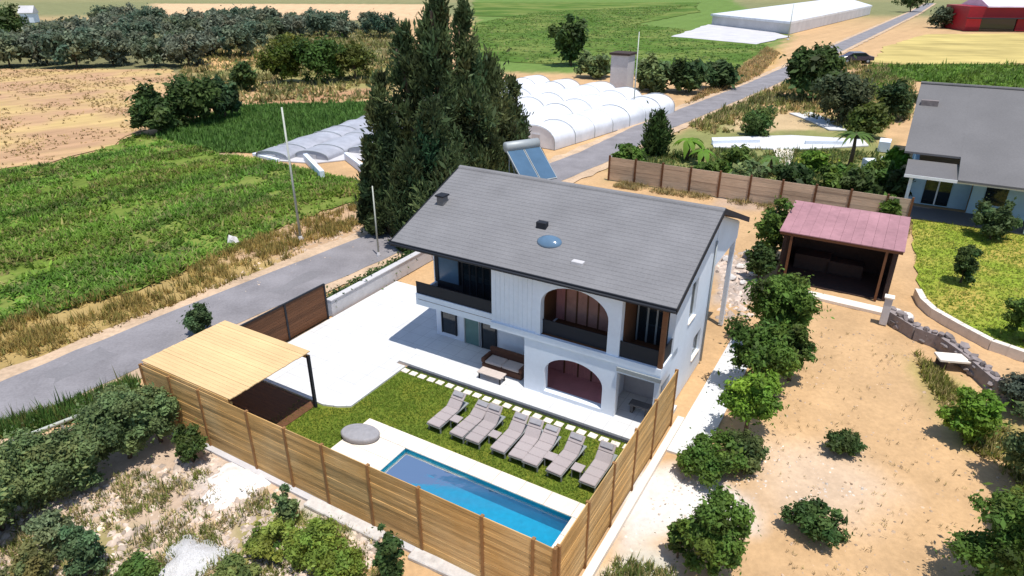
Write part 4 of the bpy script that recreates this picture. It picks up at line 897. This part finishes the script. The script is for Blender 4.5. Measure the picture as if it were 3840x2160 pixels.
tree('shrub', 'small dense green shrub alone on the sand, the nearer of two', 'shrub', (9.50, 15.62, 1.07, 1.05), 'bush', (.065, .115, .03), 3200, .08)
tree('shrub', 'large leafy bush at the bottom right corner', 'shrub', (13.83, 13.67, 3.70, 1.37), 'bush', GREEN, 7000, .09)
tree('shrub', 'grey leafy bush against the right edge, above the corner bush', 'shrub', (17.58, 17.47, 3.74, 1.35), 'bush', OLIVE, 6000, .1)
tree('shrub', 'yellow green bush below the pale slab bench', 'shrub', (17.10, 20.34, 2.42, 0.93), 'bush', BRIGHT, 3500, .1)
tree('shrub', 'yellowish low bush between the bench and the corner bush at the right edge', 'shrub', (15.96, 15.70, 1.63, 0.75), 'bush', (.15, .17, .03), 3000, .1)
tree('shrub', 'grey bush behind the dark stone wall at the right edge', 'shrub', (20.33, 21.97, 2.06, 1.11), 'bush', (.11, .12, .08), 4500, .1)
tree('shrub', 'green bush on the garden lawn at the right edge', 'shrub', (24.42, 27.67, 2.64, 0.99), 'bush', GREEN, 3500, .12)
tree('slender_tree', 'slender green tree between the roof corner and the red shed', 'tree', (15.54, 37.25, 4.07, 1.01), 'tree', GREEN, 4500, .14)
tree('shrub', 'dark green shrub at the foot of the slender tree beside the shed', 'shrub', (14.12, 34.94, 2.21, 0.92), 'bush', DARK, 3000, .12)
tree('cypress_shrub', 'small dark clipped cypress on the garden lawn', 'shrub', (25.38, 34.29, 2.42, 0.81), 'bush', DARK, 4000, .1)
tree('shrub', 'green bush in front of the pale blue house', 'shrub', (31.48, 41.09, 2.65, 1.36), 'bush', (.08, .12, .04), 3500, .14)
# left front
for k, (spec, lb) in enumerate((((-13.23, 20.23, 2.63, 0.99), 'grey green olive tree touching the shelter corner'), ((-13.95, 19.32, 2.86, 1.22), 'second olive tree of the hedge from the shelter'), ((-14.80, 18.26, 2.55, 1.28), 'third olive tree of the hedge, beside the green rail'), ((-15.66, 17.19, 2.49, 1.33), 'fourth olive tree of the hedge, in front of the green rail'), ((-16.21, 15.87, 3.02, 1.39), 'last olive tree of the hedge, cut by the left edge'), ((-15.45, 21.45, 1.77, 0.70), 'olive tree standing behind the hedge beside the road'))):
    tree('olive_tree', lb, 'tree', spec, 'olive', OLIVE, 11000, .085, 'olive trees along the road', hue=.08)
tree('shrub', 'round green bush at the fence corner with deep shade under it', 'shrub', (-11.51, 19.10, 1.62, 0.60), 'bush', (.08, .12, .03), 3500, .07)
tree('shrub', 'small dark shrub against the fence foot', 'shrub', (-7.17, 16.12, 1.37, 0.41), 'bush', OLIVE, 1800, .07)
tree('young_tree', 'dark green young tree against the fence at the bottom edge', 'tree', (-3.40, 13.46, 2.57, 0.48), 'bush', (.06, .11, .03), 4000, .07)
for k, (spec, lb, c) in enumerate((((-7.27, 14.98, 0.97, 0.91), 'yellow green bush in the weeds at the bottom, the left one', (.22, .27, .05)), ((-5.99, 14.75, 1.28, 1.02), 'yellow green bush in the weeds at the bottom, the middle one', (.2, .27, .045)), ((-4.95, 13.88, 1.34, 0.75), 'green bush in the weeds nearest the fence at the bottom', (.18, .25, .04)), ((-7.88, 13.67, 0.95, 0.69), 'low green bush beside the white gravel heap', (.17, .21, .06)),
                               ((-13.84, 14.98, 1.52, 0.67), 'grey green bush at the bottom left, on the rubble', (.17, .21, .1)), ((-12.40, 14.16, 2.02, 0.59), 'dark teal green bush at the bottom left, on the rubble', (.1, .17, .075)), ((-13.77, 13.74, 1.26, 0.69), 'low yellowish bush in the bottom left corner', (.17, .17, .06)), ((-10.53, 13.46, 1.47, 0.62), 'dark low bush at the bottom edge beside the gravel heap', (.11, .18, .04)))):
    tree('shrub', lb, 'shrub', spec, 'bush', c, 3200, .07)
tree('shrub', 'small green tree growing beside the gate on the road edge', 'shrub', (-15.16, 28.44, 1.63, 0.74), 'bush', (.08, .13, .05), 3000, .1)
# middle distance, left
for spec, lb, c, n in (((-38.33, 72.69, 4.61, 2.59), 'dark dense tree at the corner of the ploughed field', DARK, 5000), ((-36.21, 76.79, 5.67, 3.27), 'tall green tree next to the ploughed field corner', (.06, .1, .025), 5500), ((-34.06, 80.16, 4.33, 2.17), 'dark teal green tree beside the dark crop field', (.05, .09, .035), 4000), ((-39.19, 100.90, 3.79, 2.10), 'small dark tree beside the orange soil', DARK, 2500),
                    ((-35.95, 108.52, 6.34, 3.43), 'green tree right of the orange soil', (.1, .14, .02), 3500), ((-30.15, 108.52, 7.26, 4.37), 'large green tree in the middle of the far grove edge', (.07, .13, .025), 4500), ((-25.37, 111.88, 6.04, 3.53), 'olive green tree close to the tall dark clump', (.12, .14, .03), 3500), ((-34.14, 184.92, 6.60, 5.69), 'blue green tree against the pale soil at the top', (.06, .1, .06), 3000), ((-40.76, 132.07, 5.62, 3.38), 'yellowish green tree in front of the far olive grove', (.14, .16, .03), 2800)):
    tree('field_tree', lb, 'tree', spec, 'olive', c, n, .3)
# far olive grove: a few trees copied
gv = []
for k in range(4):
    o = tree('grove_tree', 'grey green olive tree in the dense grove far away', 'tree', (0, 0, 5.6+.5*k, 4.4+.3*k), 'olive', [(.17, .195, .125), (.15, .18, .1), (.18, .2, .135), (.14, .18, .11)][k], 2600, .42, 'olive trees of the far grove')
    gv.append(o)
GROVE = [(-99.0, 128.4), (-92.1, 128.0), (-87.1, 131.1), (-79.1, 126.7), (-74.2, 130.1), (-65.7, 128.8), (-59.5, 128.7), (-111.4, 148.9), (-101.3, 143.8), (-95.5, 144.7), (-91.6, 149.6), (-82.6, 145.7), (-78.9, 149.8), (-69.5, 146.6), (-62.0, 143.7), (-55.4, 143.4), (-104.6, 163.1), (-97.4, 161.9), (-94.1, 169.5), (-88.6, 168.4), (-79.2, 166.3), (-73.9, 167.6), (-67.3, 166.8), (-60.4, 165.0), (-117.5, 181.6), (-110.8, 181.3), (-103.7, 180.6), (-102.8, 189.9), (-91.3, 180.9), (-86.9, 185.3), (-82.7, 189.4), (-74.2, 185.2), (-71.3, 191.1), (-59.8, 180.7), (-56.0, 182.7), (-50.8, 190.1), (-42.9, 183.0), (-122.2, 215.5), (-115.7, 215.5), (-106.2, 211.3), (-94.6, 202.3), (-88.8, 202.0), (-87.6, 215.0), (-79.9, 215.7), (-72.0, 210.2), (-64.9, 213.8), (-56.7, 203.8), (-48.8, 202.6), (-42.0, 210.6)]
for k, (x, y) in enumerate(GROVE):
    if k < 4: gv[k].location = (x, y, 0)
    else: dup(gv[k % 4], (x, y, 0), random.uniform(0, 6)).scale = (random.uniform(.8, 1.15),)*3
# right middle distance
for spec, lb, c, n, kd in (((10.95, 129.18, 8.52, 3.53), 'dark round tree in the bright meadow', DARK, 3500, 'olive'), ((13.86, 114.08, 4.03, 3.14), 'grey green bush behind the first polytunnel', OLIVE, 2500, 'bush'), ((20.53, 100.90, 4.88, 2.92), 'grey green tree behind the concrete tower', OLIVE, 2800, 'bush'), ((25.16, 99.49, 4.50, 3.17), 'green tree behind the last polytunnel', (.07, .11, .035), 3000, 'bush'), ((30.46, 103.08, 4.36, 2.86), 'dark green tree beside the orange bank of the road', (.06, .095, .03), 2600, 'bush'),
                     ((40.38, 92.97, 7.49, 4.22), 'large dark tree at the bend of the road', DARK, 5000, 'olive'), ((37.35, 77.45, 5.88, 3.66), 'grey olive tree in front of the large dark one at the bend', (.085, .1, .045), 5000, 'olive'), ((37.59, 70.79, 3.59, 2.19), 'green bushy tree beside the curved white path', (.1, .13, .025), 3500, 'olive'), ((45.15, 80.16, 4.55, 2.26), 'dark tree at the left end of the grey tiled roof', (.055, .09, .03), 3500, 'olive'),
                     ((13.73, 62.92, 3.89, 1.44), 'small dark cypress behind the brown board fence', DARK, 3500, 'column'), ((10.34, 58.28, 2.14, 1.59), 'green bush at the near end of the brown fence', GREEN, 2500, 'bush'), ((17.21, 54.92, 1.71, 1.68), 'green bush behind the brown fence, left of the path', GREEN, 3000, 'bush'), ((19.42, 53.42, 1.84, 1.64), 'grey green bush behind the middle of the brown fence', OLIVE, 3000, 'bush'), ((22.78, 52.31, 2.13, 1.55), 'dark bush behind the brown fence right of the cream path', (.05, .09, .025), 2600, 'bush'), ((26.55, 57.63, 1.84, 1.26), 'bright green bush behind the brown fence', (.14, .25, .03), 2000, 'bush'), ((26.48, 52.31, 1.97, 1.68), 'green bush behind the right end of the brown fence', GREEN, 3000, 'bush'), ((26.95, 50.21, 2.07, 1.31), 'dark bush at the right end of the brown fence', DARK, 2500, 'bush'), ((34.08, 58.28, 1.79, 1.20), 'bright green bush against the neighbour wall', (.13, .26, .02), 2000, 'bush'), ((30.02, 49.71, 2.51, 1.05), 'dark bush in the corner of the neighbour porch', DARK, 2200, 'bush'), ((26.30, 44.31, 2.03, 0.95), 'low bush behind the shed roof', GREEN, 2000, 'bush'),
                     ((166.75, 302.11, 9.11, 6.66), 'distant tree beside the road near the barn', DARK, 1500, 'olive'), ((131.01, 217.71, 6.14, 4.36), 'distant grey tree left of the red barn', (.09, .11, .06), 1500, 'olive'), ((-120.18, 169.46, 9.62, 5.52), 'dark tree at the top left corner', DARK, 2500, 'olive')):
    tree('field_tree' if kd != 'bush' else 'shrub', lb, 'tree' if kd != 'bush' else 'shrub', spec, kd, c, n, .24 if spec[1] < 90 else .45)
# broad leaved plants and palms in the neighbour's garden
def fronds(name, label, xy, stem_h, n_leaf, L0, wd0, rise, col, sr):
    e = empty(name, xy, 0, 0); tag(e, label, 'plant')
    o = MB().tube([(0, 0, -.05), (.06, 0, stem_h*.6), (0, .05, stem_h+.1)], [sr*1.2, sr, sr*.6], 8).build('stem', 'bark', e, smooth=True)
    for k in range(n_leaf):
        a = k*2.4+random.uniform(-.2, .2); n = 7; L_ = L0*random.uniform(.75, 1.1); P = []; dr = random.uniform(.9, 1.4)
        for j in range(n+1):
            t = j/n; r_ = L_*t*.8; z = stem_h+rise*t-rise*1.35*t*t*dr; wd = wd0*math.sin(math.pi*min(1, t*.93+.07))
            for sgn in (-1, 0, 1): P.append([r_*math.cos(a)-sgn*wd*math.sin(a), r_*math.sin(a)+sgn*wd*math.cos(a), z-.3*wd*abs(sgn)])
        F = [[j*3+i_, j*3+i_+1, j*3+i_+4, j*3+i_+3] for j in range(n) for i_ in range(2)]
        fast_mesh('leaf_blade', np.array(P), np.array(F), np.tile(np.array(col)*random.uniform(.7, 1.25), (len(P), 1)), 'leaf', e)
fronds('banana_plant', 'bright green banana plant with broad arching leaves behind the fence', (16.34, 61.45), 1.7, 12, 2.4, .36, 1.5, (.17, .31, .03), .14)
fronds('banana_plant', 'smaller banana plant beside the white garden path', (17.24, 59.62), 1.2, 9, 1.8, .3, 1.1, (.14, .27, .03), .12)
fronds('palm_tree', 'palm with drooping fronds beside the grey tiled house', (30.00, 58.28), 3.0, 18, 2.6, .16, 1.2, (.1, .17, .035), .17)
fronds('palm_tree', 'low palm behind the middle of the brown fence', (22.25, 56.37), 1.4, 14, 1.9, .13, 1.0, (.11, .19, .04), .14)
for p, L_, an_, lb in (((22.77, 67.75), 5.0, .1, 'low white wall along the garden path behind the brown fence'), ((31.67, 67.24), 4.0, -.05, 'low white wall at the palm end of the garden path'), ((33.51, 59.62), 3.0, 1.0, 'low cream wall in front of the neighbour roof')):
    o = MB().box(-L_/2, L_/2, -.15, .15, 0, .45).build('garden_wall', 'plaster', None, bevel=.02); place(o, p, 0, an_); tag(o, lb, 'wall')
for spec, lb, c in (((26.31, 71.73, 2.93, 1.79), 'green tree between the road and the white garden path', (.1, .16, .04)), ((19.73, 58.28, 2.14, 1.42), 'light green bush between the banana plants and the low palm', (.16, .24, .05)), ((29.92, 53.42, 2.16, 1.31), 'leafy bush under the tall palm', (.11, .18, .035))):
    tree('garden_tree', lb, 'tree', spec, 'bush', c, 3000, .2)
# hedge along the road wall
hp = [UV(-16.35, 1.6+.5*k) for k in range(17)]; hx, hy = hp[8]
he = empty('road_hedge', (hx, hy), 0, 0); tag(he, 'narrow dark green hedge along the road side of the concrete wall', 'hedge')
HC = np.array([(x-hx, y-hy, .55+.1*math.sin(i*2.0)) for i, (x, y) in enumerate(hp)]); V_, F_, c_c = leaf_cloud(HC, np.full(len(HC), .42), 6000, .08, DARK, .2); V_[:, 2] = np.maximum(V_[:, 2], 0); fast_mesh('foliage', V_, F_, c_c, 'leaf', he)
mb = MB()
for x, y, z in HC[::2]: mb.tube([(x, y, -.05), (x+.05, y, .5)], [.03, .012], 5)
mb.build('stem', 'bark', he)

# ------------------------------------------------------------------ ground cover
def stuff(o, lb, cat): return tag(o, lb, cat, kind='stuff')
WP = scatter_in(WEEDY, 14500, clump=(.42, 0, -.1)); WP = WP[rng.random(len(WP)) > .85*np.exp(-np.maximum(poly_sd(WP, PLOUGH), 0)/5.0)]; stuff(tufts('weeds', WP, .2, .5, .1, (.145, .245, .032), .2, blades=6, z=.03, dead=(.25, .24, .08), deadp=.2, patch=.42), 'rough green weeds covering the field beside the road', 'weeds')
CP = scatter_in(CROP, 7000); stuff(tufts('crop_plants', CP, .35, .45, .11, (.095, .185, .035), .2, blades=4, z=.03), 'dark green low crop in the field beyond the weeds', 'crop')
VP = scatter_in([(-24.71, 30.74), (-19.86, 34.94), (-16.04, 43.11), (-10.20, 50.21), (-9.16, 45.99), (-17.16, 31.89), (-22.85, 25.38), (-25.64, 24.41), (-28.09, 27.48)], 2600, clump=(.9, 2, .15)); stuff(tufts('verge_grass', off_road(VP, 2.7), .3, .3, .035, (.38, .27, .085), .25, blades=6, dead=(.22, .2, .05), deadp=.35), 'dry yellow grass on the verge of the road', 'grass')
PP = scatter_in(PLOUGH, 2500, clump=(.2, 1, .1)); stuff(tufts('stubble', PP, .16, .25, .07, (.4, .29, .12), .25, blades=4, z=.03, dead=(.27, .18, .08), deadp=.35), 'dry stubble on the ploughed field', 'stubble')
RP = scatter_in([(-17.03, 15.87), (-13.86, 18.47), (-11.15, 18.67), (-4.48, 15.62), (-3.29, 13.60), (-15.85, 13.60)], 1900, clump=(1.5, 3, .2)); stuff(tufts('rubble_weeds', RP, .16, .2, .02, (.17, .2, .045), .3, blades=6, dead=(.44, .35, .17), deadp=.4), 'patchy weeds in the rubble outside the fence', 'weeds')
RP = scatter_in([(2.44, 13.74), (3.27, 14.75), (4.83, 14.16), (4.56, 13.46)], 250); stuff(tufts('corner_weeds', RP, .18, .18, .02, (.15, .2, .05), .3, blades=6, dead=(.36, .3, .13), deadp=.4), 'weeds outside the bottom corner of the fence', 'weeds')
YP = scatter_in([(18.80, 26.93), (18.89, 24.26), (18.50, 22.24), (19.49, 19.99), (17.58, 17.28), (17.12, 19.76), (17.87, 24.26)], 1500, clump=(1.2, 5, -.1)); stuff(tufts('yard_weeds', YP, .2, .22, .03, (.19, .2, .04), .3, blades=6, dead=(.4, .32, .13), deadp=.4), 'weeds along the foot of the dark stone wall', 'weeds')
GP = scatter_in([(28.25, 44.72), (31.50, 44.14), (35.94, 41.82), (35.02, 38.51), (24.93, 25.21), (23.51, 26.32), (22.69, 27.48), (22.12, 29.04), (21.65, 30.65), (22.33, 32.86)], 7000); stuff(tufts('garden_grass', GP, .07, .12, .03, (.26, .33, .04), .18, blades=4, z=.02, dead=(.32, .31, .06), deadp=.2), 'yellow green grass of the neighbour garden', 'grass')
BP = scatter_in([(8.76, 55.76), (10.25, 62.48), (20.14, 65.58), (35.49, 64.78), (31.35, 51.77), (28.18, 46.87), (22.73, 51.77)], 3500, clump=(.5, 4, -.2)); stuff(tufts('fence_weeds', BP, .25, .4, .06, (.1, .14, .035), .3, blades=5, dead=(.28, .25, .08), deadp=.2), 'low green growth behind the brown board fence', 'weeds')
MP = scatter_in([(-6.90, 138.23), (-12.73, 234.19), (10.32, 302.11), (90.47, 364.88), (40.54, 234.19), (63.32, 184.92), (57.99, 160.46), (40.48, 126.41), (22.47, 126.41)], 6000, holes=[[(40.79, 186.05), (64.87, 237.77), (80.18, 253.26), (73.58, 186.05), (56.42, 163.95), (48.37, 175.34)]]); stuff(tufts('meadow_grass', MP, .2, .9, .2, (.1, .175, .03), .2, blades=3, z=.03, dead=(.2, .2, .07), deadp=.1, patch=.2), 'tall green grass of the far meadow', 'grass')
VG = scatter_in([(66.04, 128.61), (71.75, 129.75), (112.55, 130.90), (84.84, 96.79), (72.61, 105.73), (63.84, 109.76), (50.24, 90.58), (49.49, 96.79)], 3000); stuff(tufts('verge_growth', VG, .4, .6, .16, (.12, .2, .03), .3, blades=4, z=.03, patch=.3), 'bright green growth behind the grey tiled roof', 'grass')
DG = scatter_in([(8.35, 52.86), (9.70, 56.37), (22.70, 47.79), (27.97, 44.31), (26.05, 41.23), (19.60, 44.31), (18.23, 47.79)], 2200, clump=(.8, 3, .05)); stuff(tufts('dry_grass', DG, .2, .3, .035, (.4, .3, .14), .25, blades=6, dead=(.24, .2, .07), deadp=.4), 'dry grass on the bare ground before the brown fence', 'grass')
RG = scatter_in([(19.44, 80.16), (33.69, 101.98), (45.82, 121.19), (71.49, 144.95), (62.72, 107.71), (47.27, 80.16), (37.59, 70.79), (34.97, 85.08), (21.58, 70.79)], 5200, clump=(.3, 5, -.1)); stuff(tufts('roadside_grass', off_road(RG, 2.7), .45, .6, .12, (.17, .18, .05), .3, blades=5, dead=(.38, .3, .13), deadp=.35, patch=.3), 'mixed green and dry grass between the road and the garden', 'grass')
OG = scatter_in([(-55.83, 116.36), (-72.98, 160.46), (-37.42, 234.19), (-15.67, 93.59), (-35.05, 90.00), (-45.34, 96.79)], 5000, clump=(.25, 2, -.05)); stuff(tufts('grove_grass', OG, .5, .8, .2, (.19, .19, .06), .3, blades=4, dead=(.36, .28, .12), deadp=.3, patch=.3), 'rough olive green grass under the far trees', 'grass')
BG = scatter_in([(5.05, 61.02), (11.46, 70.79), (22.84, 86.40), (39.30, 111.88), (56.40, 148.56), (57.99, 160.46), (36.78, 116.36), (20.82, 86.40), (5.47, 63.99)], 2600, clump=(.4, 4, .0)); stuff(tufts('bank_grass', off_road(BG, 2.7), .35, .5, .09, (.46, .31, .14), .25, blades=5, dead=(.26, .23, .08), deadp=.3), 'dry orange grass on the bank between polytunnels and road', 'grass')
HV = scatter_in([(-20.02, 19.99), (-20.63, 20.83), (-18.28, 22.24), (-16.43, 24.26), (-15.71, 23.36), (-16.85, 21.71)], 1600); stuff(tufts('hedge_grass', HV, .3, .3, .04, (.09, .17, .035), .25, blades=6, dead=(.2, .2, .06), deadp=.2), 'green growth between the road and the olive hedge', 'grass')
SP = scatter_in([(15.70, 29.24), (19.41, 28.05), (18.14, 18.88), (12.86, 13.88), (7.66, 13.88), (11.09, 23.07)], 220, clump=(1.1, 6, .2)); stuff(tufts('sand_weeds', SP, .07, .1, .012, (.33, .26, .11), .3, blades=5, dead=(.22, .15, .07), deadp=.4), 'small dry tufts on the sandy yard', 'weeds')
def pebbles(name, poly, n, s0, s1, col, lb, clump=None):
    P = scatter_in(poly, n, clump); base = np.array([(1,0,0),(0,1,0),(-1,0,0),(0,-1,0),(.1,.1,.75),(.5,.5,.45),(-.5,.4,.5)]); f = np.array([(0,5,4),(0,1,5),(5,1,4),(1,6,4),(1,2,6),(6,2,4),(2,3,4),(3,0,4)])
    k = len(base); s = np.exp(rng.uniform(math.log(s0), math.log(s1), n)); a = rng.uniform(0, 6.28, n)
    B = base[None]*rng.uniform(.7, 1.3, (n, k, 3))*s[:, None, None]; ca, sa = np.cos(a)[:, None], np.sin(a)[:, None]
    V = np.stack([B[..., 0]*ca-B[..., 1]*sa+P[:, :1], B[..., 0]*sa+B[..., 1]*ca+P[:, 1:], B[..., 2]-.06], 2).reshape(-1, 3)
    F = (f[None]+np.arange(n)[:, None, None]*k).reshape(-1, 3); cc = np.repeat(np.array(col)*(1+rng.normal(0, .22, (n, 1))), k, 0)
    return stuff(fast_mesh(name, V, F, cc, 'rubble'), lb, 'rubble')
pebbles('rubble', [(-17.03, 15.87), (-13.55, 18.67), (-11.22, 19.54), (-4.06, 15.38), (-2.70, 13.46), (-15.75, 13.46)], 2200, .03, .2, (.5, .4, .32), 'pale stones and rubble outside the pool side fence', (1.1, 1, -.1))
pebbles('yard_gravel', [(3.82, 18.47), (6.73, 18.88), (10.37, 20.23), (12.41, 17.67), (7.68, 15.70), (3.27, 14.75)], 450, .02, .07, (.58, .5, .42), 'pale gravel scattered on the sand by the fence', (1.3, 2, -.1))
pebbles('side_rubble', [(13.19, 39.83), (15.30, 38.51), (12.41, 30.08), (10.48, 30.08)], 300, .06, .25, (.5, .4, .33), 'brown and pale rubble beside the house wall')
pebbles('verge_stones', [(-17.48, 32.61), (-10.02, 49.22), (-8.34, 41.97), (-16.38, 30.08)], 900, .03, .14, (.48, .36, .26), 'small stones on the bare verge by the road', (1.0, 3, 0))
pebbles('sand_stones', [(15.70, 29.24), (19.41, 28.05), (18.14, 18.88), (12.86, 13.88), (7.66, 13.88), (11.09, 23.07)], 500, .02, .08, (.42, .3, .2), 'small brown stones on the sandy yard')
